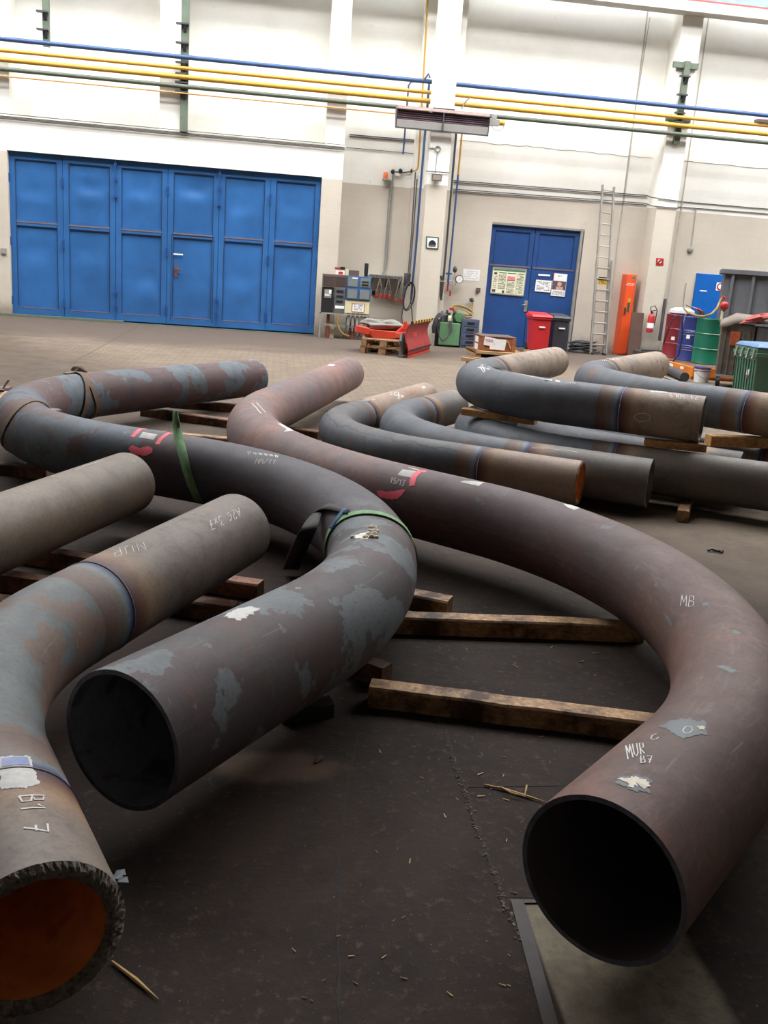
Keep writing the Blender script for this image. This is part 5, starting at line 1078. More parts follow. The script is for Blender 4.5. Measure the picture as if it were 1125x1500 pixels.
for k in range(4):
    y_ = Yv+.04+k*.19; b = MB(); b.beam((vx-.05, y_, zt_-.17), (vx-.035, y_-.01, zt_-.03), .025, .03); b.blob((vx-.055, y_, zt_-.17), (.022, .022, .022), k, 0, 6); b.build('clip', m_alu, t)
b = MB(); b.box(vx+.012, Yv+.2, .38, vx+.018, Yv+.27, .47); b.build('label', m_paper, t)
b = MB(); b.box(vx+.008, Yv+.2, .33, vx+.02, Yv+.27, .38); b.build('red_label', m_red, t)
# steel post at the left edge
q = F(3, 572); t = thing('steel_stand', 'thin grey-green steel post with foot at the left picture edge', 'post', (q.x-.1, q.y, 0))
b = MB(); b.box(q.x-.2, q.y, .02, q.x-.035, q.y+.06, 1.75); b.build('post', m_steelgreen, t); b = MB(); b.box(q.x-.3, q.y-.1, 0, q.x+.05, q.y+.2, .02); b.add([(q.x+.0, q.y, .02), (q.x+.06, q.y, .12), (q.x+.06, q.y+.1, .1), (q.x+.0, q.y+.1, .02)], [(0, 1, 2, 3)]); b.build('foot', m_brownpanel, t)
# ------------------------------------------------------------------ bent steel pipes
NT = 64
class Pipe: pass
def arc_path(ctrl, rad):
    ctrl = [np.array(c, float) for c in ctrl]; pts = [ctrl[0]]
    for i in range(1, len(ctrl)-1):
        a, b, c = ctrl[i-1], ctrl[i], ctrl[i+1]; u = (a-b)/np.linalg.norm(a-b); v = (c-b)/np.linalg.norm(c-b)
        th = math.acos(max(-1, min(1, u@v))); r = rad[i-1]; t = r/math.tan(th/2); bis = (u+v)/np.linalg.norm(u+v); o = b+bis*r/math.sin(th/2)
        s, e = b+u*t-o, b+v*t-o; tot = PI-th; n = max(8, int(r*tot/.04))
        for k in range(n+1): w = k/n; pts.append(o+(math.sin((1-w)*tot)*s+math.sin(w*tot)*e)/math.sin(tot))
    pts.append(ctrl[-1]); out = []
    for a, b in zip(pts[:-1], pts[1:]):
        m_ = max(1, int(np.linalg.norm(b-a)/.06))
        for k in range(m_): out.append(a+(b-a)*k/m_)
    out.append(pts[-1]); return np.array(out)
def make_path(ctrl, rad, z0, z1):
    C2 = arc_path(ctrl, rad); s = np.r_[0, np.cumsum(np.linalg.norm(np.diff(C2, axis=0), axis=1))]
    X = np.column_stack([C2, z0+(z1-z0)*s/s[-1]]); T = np.gradient(X, axis=0); T /= np.linalg.norm(T, axis=1)[:, None]
    Lf = np.cross([0, 0, 1], T); Lf /= np.linalg.norm(Lf, axis=1)[:, None]; return s, X, Lf, np.cross(T, Lf)
def surf(P, s, th, off=0.0):
    s = np.asarray(s, float); th = np.asarray(th, float)
    def ip(A): return np.stack([np.interp(s, P.s, A[:, k]) for k in range(3)], -1)
    c, l, u = ip(P.X), ip(P.L), ip(P.U); n = np.cos(th)[..., None]*l+np.sin(th)[..., None]*u
    n /= np.linalg.norm(n, axis=-1)[..., None]; return c+n*(P.R+off), n
def on_pipe(P, px, py):
    ss = np.linspace(0, P.s[-1], 240); tt = np.linspace(0, 2*PI, 120); S, T_ = np.meshgrid(ss, tt, indexing='ij'); ds, dt = ss[1], tt[1]; s0 = t0 = None
    for it in range(4):
        p, n = surf(P, S, T_); q = proj(p); d = (q[..., 0]-px)**2+(q[..., 1]-py)**2
        vis = ((np.array(CAMP)-p)*n).sum(-1) > 0; d = np.where(vis, d, d+1e5); i = np.unravel_index(np.argmin(d), d.shape); s0, t0 = S[i], T_[i]
        S, T_ = np.meshgrid(np.clip(np.linspace(s0-ds, s0+ds, 13), 0, P.s[-1]), np.linspace(t0-dt, t0+dt, 13), indexing='ij'); ds /= 5; dt /= 5
    return float(s0), float(t0)
def unwrap(st):
    out = [tuple(st[0])]
    for s_, t_ in st[1:]:
        r = out[0][1]; out.append((s_, r+((t_-r+PI) % (2*PI))-PI))
    return out
def make_pipe(key, ctrl, rad, R, z0, z1, wall, mats, label, cat='pipe', group=None, rough_end=0, bevel_end=0):
    P = Pipe(); P.s, P.X, P.L, P.U = make_path(ctrl, rad, z0, z1); P.R = R; P.len = P.s[-1]
    n = len(P.s); base = Vector((float(P.X[0][0]), float(P.X[0][1]), z0-R))
    P.root = thing(key, label, cat, base, group)
    rnd = random.Random(len(label))
    th = np.linspace(0, 2*PI, NT+1); S, T_ = np.meshgrid(P.s, th, indexing='ij'); out, nn = surf(P, S, T_)
    mb = MB(); mb.add([tuple(v) for v in out.reshape(-1, 3)], [])
    w = NT+1
    for i in range(n-1):
        for k in range(NT): mb.f.append((i*w+k, i*w+k+1, (i+1)*w+k+1, (i+1)*w+k)); mb.mi.append(0)
    for i in range(n):
        for k in range(w): mb.uv[i*w+k] = (float(P.s[i]), float(th[k]*R))
    o = mb.build('shell', mats[0], P.root, smooth=True)
    # inner wall
    inn = out-nn*wall; mb = MB(); mb.add([tuple(v) for v in inn.reshape(-1, 3)], [])
    for i in range(n-1):
        for k in range(NT): mb.f.append((i*w+k, (i+1)*w+k, (i+1)*w+k+1, i*w+k+1)); mb.mi.append(0)
    mb.build('bore', mats[2], P.root, smooth=True)
    # cut ends
    for i in (0, n-1):
        tg = P.X[1]-P.X[0] if i == 0 else P.X[-2]-P.X[-1]; tg = tg/np.linalg.norm(tg)
        rings = []; K = 6 if (rough_end and i == 0) else 1; N_ = NT*3 if (rough_end and i == 0) else NT
        thr_ = np.linspace(0, 2*PI, N_+1)[:-1]; pO, nO = surf(P, np.full(N_, P.s[i]), thr_)
        for k in range(K+1):
            f = k/K; rr_ = pO-nO*wall*f
            if rough_end and i == 0:
                jit = np.array([rnd.uniform(-1, 1)*rough_end*(1 if 0 < k < K else .5) for _ in range(N_)]); rr_ = rr_+tg*(bevel_end*math.sin(PI*min(1, f*1.0))*(-.35)+bevel_end*0)+tg*jit[:, None]+nO*(np.array([rnd.uniform(-1, 1)*rough_end*.5 for _ in range(N_)])[:, None] if 0 < k < K else 0)
            rings.append(rr_)
        mb = MB(); mb.add([tuple(v) for r in rings for v in r], [])
        for k in range(K):
            for j in range(N_):
                q = (k*N_+j, (k+1)*N_+j, (k+1)*N_+(j+1) % N_, k*N_+(j+1) % N_); mb.f.append(q if i == 0 else q[::-1]); mb.mi.append(0)
        mb.build('cut_end', mats[1], P.root)
    return P
def patch(P, name, quad, mat, nu=8, nv=6, off=.0012, label=None):
    """thin sheet lying on the pipe between four points given by photo corners tl, tr, br, bl"""
    c = unwrap([on_pipe(P, *q) for q in quad]); mb = MB(); vs = []
    for j in range(nv+1):
        for i in range(nu+1):
            u, v = i/nu, j/nv; s = (c[0][0]*(1-u)+c[1][0]*u)*(1-v)+(c[3][0]*(1-u)+c[2][0]*u)*v; t = (c[0][1]*(1-u)+c[1][1]*u)*(1-v)+(c[3][1]*(1-u)+c[2][1]*u)*v
            vs.append(tuple(surf(P, s, t, off)[0]))
    mb.add(vs, [(j*(nu+1)+i, j*(nu+1)+i+1, (j+1)*(nu+1)+i+1, (j+1)*(nu+1)+i) for j in range(nv) for i in range(nu)])
    o = mb.build(name, mat, P.root, smooth=True); 
    if label: o['label'] = label
    return o
def blotch(P, name, pix, mat, off=.001, jitter=.004, label=None, seed=1, sub=6):
    """irregular mark outlined by photo pixels"""
    rnd = random.Random(seed); st = unwrap([on_pipe(P, *q) for q in pix]); ring = []
    for i in range(len(st)):
        a, b = st[i], st[(i+1) % len(st)]
        for k in range(sub):
            f = k/sub; ring.append((a[0]+(b[0]-a[0])*f+rnd.uniform(-jitter, jitter), a[1]+(b[1]-a[1])*f+rnd.uniform(-jitter, jitter)/P.R))
    cs = (sum(r[0] for r in ring)/len(ring), sum(r[1] for r in ring)/len(ring)); K = 5; vs = []
    for k in range(1, K+1):
        for r in ring: f = k/K; vs.append(tuple(surf(P, cs[0]+(r[0]-cs[0])*f, cs[1]+(r[1]-cs[1])*f, off)[0]))
    m_ = len(ring); cv = tuple(surf(P, cs[0], cs[1], off)[0]); vs.append(cv); fs = []
    for k in range(K-1):
        for j in range(m_): fs.append((k*m_+j, (k+1)*m_+j, (k+1)*m_+(j+1) % m_, k*m_+(j+1) % m_))
    for j in range(m_): fs.append((K*m_, j, (j+1) % m_))
    mb = MB(); mb.add(vs, fs); o = mb.build(name, mat, P.root, smooth=False)
    if label: o['label'] = label
    return o
def st_stroke(P, mb, st, w, off=.0016):
    st = np.array(st, float); d = []
    for i in range(len(st)-1):
        n_ = max(1, int(math.hypot(st[i+1][0]-st[i][0], (st[i+1][1]-st[i][1])*P.R)/.02))
        for k in range(n_): d.append(st[i]+(st[i+1]-st[i])*k/n_)
    d.append(st[-1]); d = np.array(d); m_ = np.column_stack([d[:, 0], d[:, 1]*P.R]); t = np.gradient(m_, axis=0); t /= np.linalg.norm(t, axis=1)[:, None]+1e-9
    nrm = np.column_stack([-t[:, 1], t[:, 0]])*w/2; a = m_+nrm; b = m_-nrm
    A = surf(P, a[:, 0], a[:, 1]/P.R, off)[0]; B = surf(P, b[:, 0], b[:, 1]/P.R, off)[0]
    mb.ribbon([tuple(x) for x in A], [tuple(x) for x in B])
def writing(P, text, quad, w=.005, name='chalk_writing', mat=None, label=None):
    """quad = top-left, top-right, bottom-right, bottom-left of the words as they read"""
    c = [np.array(q) for q in unwrap([on_pipe(P, *q) for q in quad])]; mb = MB()
    def mp(u, v): return (c[3]*(1-u)+c[2]*u)*(1-v)+(c[0]*(1-u)+c[1]*u)*v
    for st in strokes(text): st_stroke(P, mb, [mp(*p) for p in st], w)
    o = mb.build(name, mat or m_chalk, P.root)
    if label: o['label'] = label
    return o
def line_on(P, pix, w, mat, name, label=None, off=.0016):
    mb = MB(); st_stroke(P, mb, unwrap([on_pipe(P, *q) for q in pix]), w, off); o = mb.build(name, mat, P.root)
    if label: o['label'] = label
    return o
def ring_strap(P, pix, w, mat, name, label, cat, off=.004, full=True, extra=None, thick=.004):
    st = sorted([on_pipe(P, *q) for q in pix], key=lambda a: a[1]); th = np.array([a[1] for a in st]); ss = np.array([a[0] for a in st])
    T_ = np.linspace(0, 2*PI, 73) if full else np.linspace(th[0], th[-1], 40)
    sv = np.interp(T_, np.r_[th[-1]-2*PI, th, th[0]+2*PI], np.r_[ss[-1], ss, ss[0]]) if full else np.interp(T_, th, ss)
    k = 3
    if full:
        svp = np.r_[sv[-k-1:-1], sv, sv[1:k+1]]; sv = np.convolve(svp, np.ones(2*k+1)/(2*k+1), 'valid')
    A = surf(P, sv-w/2, T_, off)[0]; B = surf(P, sv+w/2, T_, off)[0]
    mb = MB(); mb.ribbon([tuple(x) for x in A], [tuple(x) for x in B]); o = mb.build(name, mat, solid=thick); return tag(o, label, cat)

SL = (92, 97, 104); SLo = (78, 84, 92)
def pre(ctrl, rad, R, z0, z1):
    P = Pipe(); P.s, P.X, P.L, P.U = make_path(ctrl, rad, z0, z1); P.R = R; return P
geoA = ([(.7919, 1.7849), (2.5839, 3.6067), (-.5309, 6.526), (.9059, 11.46)], [1.891, 2.939], .2035, .2961, .332)
geoB = ([(-.37, 2.3621), (1.3216, 4.8014), (-2.7588, 7.0558), (-.2164, 10.671)], [1.848, 1.831], .2038, .3202, .3165)
_a, _b = pre(*geoA), pre(*geoB)
uA1, uA2 = on_pipe(_a, 900, 830)[0], on_pipe(_a, 560, 690)[0]
uB1, uB2 = on_pipe(_b, 520, 745)[0], on_pipe(_b, 245, 660)[0]
mA = mat_pipe('pipe_skin_rust_brown', (104, 80, 71), (90, 70, 65), [((118, 76, 64), 2.0, .52, .68, .6), ((80, 64, 62), 5, .5, .66, .6), ((98, 106, 112), 9, .69, .71, .85)], None, scuff=(126, 104, 98), seed=3.1,
  zones=[(uA1, .35, (98, 76, 74), (84, 72, 78), [((84, 88, 100), 1.6, .52, .62, .8), ((120, 82, 76), 3.2, .52, .66, .7), ((100, 110, 116), 7, .64, .67, .85)]),
         (uA2, .4, (136, 106, 98), (112, 94, 92), [((100, 102, 110), 2.0, .55, .66, .7), ((142, 96, 84), 4, .52, .68, .6), ((90, 74, 76), 6, .58, .68, .5)])])
mB = mat_pipe('pipe_skin_slate', (80, 76, 78), (70, 66, 69), [((84, 66, 66), 1.6, .5, .58, .7), ((104, 112, 116), 2.6, .535, .55, .9), ((92, 66, 60), 4.5, .62, .64, .7), ((112, 120, 124), 9, .68, .7, .6)], None, scuff=(92, 94, 98), seed=11.4,
  zones=[(uB1, .3, (80, 76, 82), (70, 66, 76), [((100, 106, 112), 4.5, .64, .67, .6), ((84, 70, 76), 2, .5, .7, .6)]),
         (uB2, .3, (94, 104, 112), (82, 92, 102), [((92, 68, 66), 1.9, .5, .515, .92), ((78, 70, 76), 3.5, .57, .62, .8), ((112, 124, 130), 6, .64, .66, .7)])])
mFlow = {}
def ptail(name, welds, **k):
    d = dict(bend=SL, bend_lo=SLo, patches=[((112, 78, 66), 4.0, .6, .66, .6), ((74, 76, 82), 3, .52, .66, .6), ((104, 112, 118), 6, .64, .7, .6)], tail=((156, 138, 122), (132, 117, 103), (104, 90, 80)), welds=welds, rough=.55); d.update(k); return mat_pipe(name, **d)
m_cutdark = M('oily_cut_edge', (92, 94, 104), .5, .3, .25, 40, .4); m_cutrough = M('torch_cut_bevel', (132, 124, 114), .55, .1, .5, 60, .8); m_cutrust = M('scaly_cut_edge', (140, 104, 72), .6, .1, .35, 30, .4)
m_bore = M('dark_bore', (84, 76, 78), .6, .1, .2, 5); m_boreblue = mat_pipe('bore_scale', (112, 114, 126), (92, 92, 102), [((140, 148, 162), 3, .5, .56, .8), ((120, 88, 84), 5, .6, .64, .7)], None, seed=5)
m_borerust = M('orange_rust_bore', (244, 140, 70), .7, 0, .3, 4, .3, dirt=(196, 98, 50), dirt_t=(.5, .7)); m_boregrey = M('grey_bore', (130, 128, 124), .5, .3, .2, 8)

PA = make_pipe('bent_pipe', *geoA, .013, (mA, m_cutdark, m_bore), 'rust-brown double-bent pipe with its dark open mouth at the lower right')
PB = make_pipe('bent_pipe', *geoB, .014, (mB, m_cutdark, m_boreblue), 'dark slate-grey double-bent pipe with its open mouth left of the picture centre')
tmp = Pipe(); 
def pre(ctrl, rad, R, z0, z1):
    P = Pipe(); P.s, P.X, P.L, P.U = make_path(ctrl, rad, z0, z1); P.R = R; return P
def welded(key, ctrl, rad, R, z0, z1, wall, w1, w2, ends, label, group=None, **k):
    P = pre(ctrl, rad, R, z0, z1)
    a = on_pipe(P, *w1)[0] if isinstance(w1, tuple) else w1; b = on_pipe(P, *w2)[0] if isinstance(w2, tuple) else w2
    re = k.pop('rough_end', 0)
    m_ = ptail('pipe_skin_'+key, (a, b), **k); Q = make_pipe('bent_pipe', ctrl, rad, R, z0, z1, wall, (m_, ends[0], ends[1]), label, group=group, rough_end=re, bevel_end=.03 if re else 0); Q.w = (a, b)
    # weld beads
    for s_ in (a-.03, b+.03):
        if 0 < s_ < Q.s[-1]:
            T_ = np.linspace(0, 2*PI, 49)[:-1]; c_ = surf(Q, np.full(48, s_), T_, -.001)[0]; mb = MB(); mb.tube([tuple(x) for x in c_], .0045, 5, closed=True); mb.build('weld_seam', m_, Q.root)
    return Q
PC = welded('front_left', [(-.42, 1.6465), (-.925, 2.7147), (-.1406, 4.3419)], [1.133], .177, .2702, .3564, .04, (78, 1128), (176, 862), (m_cutrough, m_borerust), 'pipe with a thick rough mouth and orange rusty inside at the lower left corner', rough_end=.0045, seed=2.2,
            bend=(96, 102, 102), bend_lo=(84, 90, 92), patches=[((106, 82, 70), 2.2, .5, .53, .85), ((76, 74, 72), 3.5, .58, .61, .7), ((112, 120, 122), 7, .62, .66, .6)], tail=((124, 112, 102), (108, 98, 90), (92, 84, 78)))
PD = make_pipe('straight_pipe', [(-1.85, 2.82), (-.8122, 5.4151)], [], .1786, .2739, .3043, .03, (mat_pipe('pipe_skin_tan', (122, 108, 94), (110, 98, 86), [((134, 112, 92), 2, .55, .7, .5), ((94, 84, 76), 4, .6, .7, .5)], None, rough=.5, seed=8), m_cutdark, m_bore), 'tan-brown straight pipe end reaching in from the left edge, above the front left bend')
PE = welded('drip', [(2.20, 6.31), (.16, 7.48), (1.73, 10.57)], [1.28], .161, .232, .225, .028, (694, 679), (548, 600), (m_cutrust, m_borerust), 'bent pipe with orange rusty mouth and a wavy drip line on its bend', seed=4.4, drip=.15,
            tail=((154, 134, 118), (136, 116, 102), (166, 148, 130)), rough_end=.003)
PF = welded('row_two', [(2.765, 6.40), (.56, 7.69), (1.94, 9.89)], [1.5], .180, .235, .225, .022, (767, 659), (638, 600), (m_cutrough, m_boregrey), 'bent pipe with a dark grey open end, just behind the orange-mouthed one', seed=6.1, tail=((116, 111, 106), (100, 96, 93), (128, 118, 108)))
PG = welded('row_three', [(5.7, 5.305), (1.26, 7.61), (3.03, 10.2)], [1.2], .180, .26, .26, .022, (896, 659), 9.0, (m_cutdark, m_boregrey), 'grey bent pipe running out of the right edge under the raised front pipe', seed=9.3, tail=((124, 117, 107), (106, 100, 93), (136, 124, 110)))
PJ = welded('row_four', [(3.64, 6.77), (2.05, 7.84), (3.4, 9.9)], [.9], .178, .2608, .2608, .022, (1004, 657), 9.0, (m_cutdark, m_boregrey), 'mostly hidden grey pipe of the lower row ending behind the third one', seed=12.0, tail=((84, 80, 76), (72, 69, 66), (92, 84, 78)), bend=(66, 68, 74), bend_lo=(58, 60, 66))  # shade of the raised pipes above is put into these darker skin colours
PL = welded('row_five', [(6.2, 5.9), (2.75, 8.2), (4.6, 12.2)], [.9], .165, .24, .24, .022, (1110, 668), 9.0, (m_cutdark, m_boregrey), 'hindmost low pipe, showing only at the right edge under the thick timber', seed=14.0, tail=((112, 96, 84), (98, 86, 80), (124, 114, 102)))
PH = welded('upper_front', [(3.24, 6.712), (1.40, 7.81), (3.37, 11.11)], [1.11], .1773, .68, .668, .018, (901, 600), (742, 537), (m_cutdark, m_boregrey), 'raised pipe with blue-grey bend and a chalk circle near its open end', seed=1.7, patches=[((100, 80, 78), 5, .66, .72, .35)])
PI_ = welded('upper_back', [(5.4, 5.95), (2.66, 8.52), (4.71, 11.27)], [1.31], .1774, .675, .683, .022, (1084, 595), (903, 537), (m_cutdark, m_boregrey), 'raised pipe with rust streaks on its bend, behind the one with the chalk circle', seed=7.7, patches=[((116, 84, 76), 5, .6, .64, .7)])

# ---- marks on pipe A
def z3(x, y): return (440+x/4.018, 540+y/4.018)
def z1a(x, y): return (x/4.018, 500+y/4.018)
def z2a(x, y): return (280+x/4.018, 500+y/4.018)
def z4a(x, y): return (640+x/4.018, 490+y/4.018)
def z5a(x, y): return (845+x/4.018, 500+y/4.018)
def z5(x, y): return (640+x/2.32, 1000+y/2.32)
def z2b(x, y): return (x/2.679, 700+y/2.679)
def z3b(x, y): return (x/3.214, 1050+y/3.214)
def z8b(x, y): return (400+x/4.018, 700+y/4.018)
patch(PA, 'paper_label', [z3(603, 592), z3(682, 604), z3(656, 642), z3(571, 626)], m_label, label='white paper label beside the chalk 15/13')
patch(PA, 'paper_label', [z3(640, 583), z3(702, 596), z3(696, 602), z3(634, 588)], m_label)
patch(PA, 'paper_label', [z3(962, 660), z3(1082, 678), z3(1050, 692), z3(940, 668)], m_label)
patch(PA, 'paper_label', [z2a(530, 515), z2a(585, 514), z2a(602, 529), z2a(550, 534)], m_label)
patch(PA, 'paper_label', [z2a(815, 134), z2a(850, 138), z2a(835, 146), z2a(800, 143)], m_label)
writing(PA, '15/13', [z3(535, 640), z3(622, 660), z3(612, 692), z3(526, 670)], .006, label='chalk writing 15/13')
blotch(PA, 'paint_mark', [z3(448, 722), z3(470, 716), z3(492, 728), z3(520, 722), z3(560, 722), z3(596, 712), z3(620, 712), z3(606, 736), z3(576, 768), z3(520, 768), z3(480, 762), z3(456, 744)], m_spray, label='pink-red spray blotch')
line_on(PA, [z3(742, 605), z3(705, 608), z3(680, 622), z3(664, 648), z3(656, 690)], .035, m_spray, 'paint_mark', 'pink-red spray arc')
blotch(PA, 'white_daub', [(825, 738), (838, 737), (852, 744), (842, 747), (830, 743)], m_chalk, seed=3)
writing(PA, 'MB', [(998, 872), (1022, 874), (1018, 890), (997, 888)], .003)
writing(PA, 'MUR', [z5(640, 215), z5(710, 205), z5(712, 240), z5(650, 262)], .003); writing(PA, 'C', [z5(722, 188), z5(752, 168), z5(764, 188), z5(730, 198)], .003); writing(PA, 'B7', [z5(690, 250), z5(735, 250), z5(735, 275), z5(692, 275)], .003)
blotch(PA, 'bare_patch', [z5(760, 148), z5(800, 128), z5(860, 122), z5(880, 134), z5(915, 132), z5(918, 178), z5(870, 180), z5(830, 190), z5(800, 168)], m_slate, jitter=.006, label='slate-coloured bare patch', seed=4)
blotch(PA, 'bare_patch', [z5(600, 338), z5(625, 318), z5(690, 316), z5(728, 330), z5(724, 374), z5(680, 370), z5(640, 356)], m_slate, jitter=.005, label='slate-coloured bare patch', seed=5)
blotch(PA, 'white_daub', [z5(622, 326), z5(660, 322), z5(690, 328), z5(714, 338), z5(712, 364), z5(688, 350), z5(655, 352), z5(640, 340)], m_paintspill, off=.0022, jitter=.008, seed=6)
blotch(PA, 'white_daub', [z5(885, 152), z5(905, 148), z5(912, 160), z5(895, 164)], m_paintspill, off=.0022, seed=7)
writing(PA, 'O', [z5(836, 152), z5(880, 150), z5(874, 172), z5(834, 174)], .003)
for (a, b, c, d) in (((265, 735), (305, 775), (318, 812), (300, 808)), ((640, 850), (660, 835), (695, 850), (680, 862)), ((555, 1035), (600, 1030), (670, 1060), (640, 1075)), ((480, 690), (512, 684), (514, 700), (488, 708)), ((215, 585), (235, 575), (240, 598), (225, 602)), ((110, 500), (130, 480), (135, 492), (118, 508))):
    q = [(900+p[0]/3.75, 700+p[1]/3.75) for p in (a, b, c, d)]; blotch(PA, 'bare_patch', q, m_slate, jitter=.003, seed=a[0])
line_on(PA, [z2a(358, 365), z2a(385, 392), z2a(412, 425)], .008, m_chalk, 'chalk_mark'); line_on(PA, [z2a(385, 362), z2a(412, 390), z2a(440, 420)], .008, m_chalk, 'chalk_mark')
# ---- marks on pipe B
patch(PB, 'paper_label', [z1a(842, 535), z1a(928, 548), z1a(905, 580), z1a(818, 566)], m_label, label='white paper label between pink spray marks')
blotch(PB, 'paint_mark', [z1a(756, 630), z1a(775, 612), z1a(805, 622), z1a(830, 628), z1a(870, 618), z1a(898, 628), z1a(896, 656), z1a(860, 676), z1a(815, 668), z1a(770, 660)], m_spray, label='pink-red spray blotch')
line_on(PB, [z1a(868, 514), z1a(828, 520), z1a(800, 540), z1a(778, 562)], .03, m_spray, 'paint_mark', 'pink-red spray arc'); line_on(PB, [z1a(1002, 545), z1a(965, 560), z1a(940, 582), z1a(925, 606)], .03, m_spray, 'paint_mark', 'pink-red spray arc')
writing(PB, '15/13', [z1a(815, 582), z1a(905, 596), z1a(895, 618), z1a(808, 606)], .004, mat=m_cable, label='dark writing under the label')
patch(PB, 'paper_label', [z1a(290, 394), z1a(345, 396), z1a(366, 406), z1a(305, 409)], m_label)
writing(PB, 'P~~~~~', [z2a(330, 648), z2a(520, 668), z2a(518, 692), z2a(335, 668)], .004); writing(PB, 'MM/11', [z2a(385, 690), z2a(512, 700), z2a(498, 722), z2a(375, 722)], .003)
blotch(PB, 'white_daub', [(327, 903), (345, 893), (366, 888), (382, 892), (368, 901), (352, 909), (340, 906)], m_chalk, jitter=.008, seed=9, label='white brush mark')
writing(PB, '~', [z8b(130, 645), z8b(172, 640), z8b(172, 658), z8b(132, 662)], .003)
blotch(PB, 'white_daub', [z8b(452, 352), z8b(480, 344), z8b(540, 322), z8b(575, 300), z8b(620, 318), z8b(618, 352), z8b(550, 358), z8b(490, 354)], m_paintspill, jitter=.012, seed=11)
for k, (x, y, r_) in enumerate(((588, 303, .018), (600, 322, .016), (576, 322, .015), (598, 340, .016), (565, 335, .012), (580, 350, .013), (548, 348, .01), (610, 352, .01), (470, 352, .01), (540, 352, .009))):
    s_, t_ = on_pipe(PB, *z8b(x, y)); p_, n_ = surf(PB, s_, t_, r_*.4); b = MB(); b.blob(tuple(p_), (r_, r_*.9, r_*.7), k, .2, 6); tag(b.build('plaster_crumb', m_paintspill, smooth=True), 'small cream-white crumb lying on the crest of the slate pipe bend', 'crumb', 'white crumbs on the slate pipe')
# ---- marks on pipe C, D, E, F, H, I
blotch(PC, 'paint_label', [z3b(0, 190), z3b(70, 184), z3b(138, 186), z3b(162, 250), z3b(186, 318), z3b(120, 335), z3b(60, 332), z3b(0, 345)], m_label, jitter=.004, seed=12, label='worn pale label with iridescent sheen')
patch(PC, 'blue_print', [z3b(8, 198), z3b(128, 194), z3b(142, 232), z3b(8, 238)], M('blue_print', (96, 108, 146), .5, .2, .2, 60), off=.002)
b_ = [z3b(205, 368), z3b(228, 552), z3b(116, 556), z3b(88, 372)]; writing(PC, 'B1 7', b_, .005, label='chalk writing B1 7')
writing(PC, 'A26 3x7', [z2b(948, 152), z2b(826, 206), z2b(812, 172), z2b(936, 118)], .0045, label='chalk writing A26 3x7'); writing(PC, 'NUR', [z2b(578, 282), z2b(432, 316), z2b(426, 288), z2b(566, 252)], .003)
line_on(PD, [z1a(442, 758), z1a(520, 728), z1a(606, 702)], .005, m_chalk, 'chalk_mark'); line_on(PD, [z1a(780, 700), z1a(800, 712)], .005, m_chalk, 'chalk_mark')
writing(PE, 'SO', [z3(525, 138), z3(590, 140), z3(575, 160), z3(515, 156)], .006); writing(PE, 'B8', [z3(575, 150), z3(612, 152), z3(608, 178), z3(572, 178)], .006); writing(PE, '~-', [z3(365, 182), z3(450, 176), z3(455, 190), z3(372, 194)], .006)
patch(PE, 'rust_patch', [z3(610, 132), z3(680, 126), z3(688, 152), z3(625, 166)], M('rust_patch', (128, 96, 76), .6, 0, .2, 20), off=.001); patch(PE, 'paper_label', [z3(712, 106), z3(730, 104), z3(738, 114), z3(720, 116)], m_label)
patch(PH, 'paper_label', [z5a(432, 290), z5a(535, 297), z5a(532, 305), z5a(434, 299)], m_label); writing(PH, '24 SOLS', [z5a(714, 347), z5a(540, 330), z5a(538, 306), z5a(716, 324)], .0055, label='chalk writing 24 SOLS, upside down')
c0 = [z5a(385+47*math.cos(a), 447+25*math.sin(a)) for a in np.linspace(0, 2*PI, 17)]; line_on(PH, c0, .004, m_chalk, 'chalk_circle')
writing(PH, '~M~', [z4a(240, 188), z4a(320, 200), z4a(318, 214), z4a(240, 200)], .005); writing(PH, 'CJ8', [z4a(290, 210), z4a(375, 220), z4a(372, 242), z4a(285, 236)], .006)
patch(PH, 'paper_label', [z4a(630, 266), z4a(680, 266), z4a(678, 273), z4a(634, 273)], m_label); blotch(PH, 'white_daub', [z4a(694, 268), z4a(728, 272), z4a(722, 282), z4a(700, 280)], m_chalk, seed=14, jitter=.003); writing(PH, 'M~', [z4a(765, 280), z4a(826, 284), z4a(820, 292), z4a(762, 288)], .006)
writing(PI_, '~M~', [z5a(145, 112), z5a(270, 98), z5a(272, 106), z5a(150, 120)], .006)
line_on(PF, [z4a(560, 668), z4a(650, 672), z4a(720, 680), z4a(780, 684), z4a(830, 694)], .005, m_chalk, 'chalk_mark'); line_on(PG, [z5a(105, 672), z5a(160, 682), z5a(215, 684)], .006, m_chalk, 'chalk_mark')

# ------------------------------------------------------------------ straps
ring_strap(PB, [z8b(330, 330), z8b(372, 270), z8b(460, 222), z8b(560, 212), z8b(640, 222), z8b(700, 242), z8b(760, 285), z8b(800, 335), z8b(832, 415)], .06, m_sgreen, 'lashing_strap', 'green webbing strap around the crest of the slate pipe bend', 'strap', off=.007)
def free_ribbon(name, pts, w, dirs, mat, label, thick=.004, mat2=None):
    """pts in space, dirs = width direction"""
    P_ = [Vector(p) for p in pts]; D = [Vector(d).normalized() for d in dirs]; n = 6; A = []; B = []
    for i in range(len(P_)-1):
        for k in range(n):
            f = k/n; p0, p1, p2, p3 = P_[max(0, i-1)], P_[i], P_[i+1], P_[min(len(P_)-1, i+2)]
            p = .5*((2*p1)+(p2-p0)*f+(2*p0-5*p1+4*p2-p3)*f*f+(3*p1-p0-3*p2+p3)*f**3); d = D[i].lerp(D[i+1], f).normalized(); A.append(p-d*w/2); B.append(p+d*w/2)
    A.append(P_[-1]-D[-1]*w/2); B.append(P_[-1]+D[-1]*w/2); mb = MB(); mb.ribbon(A, B); return tag(mb.build(name, mat, smooth=True, solid=thick), label, 'strap')
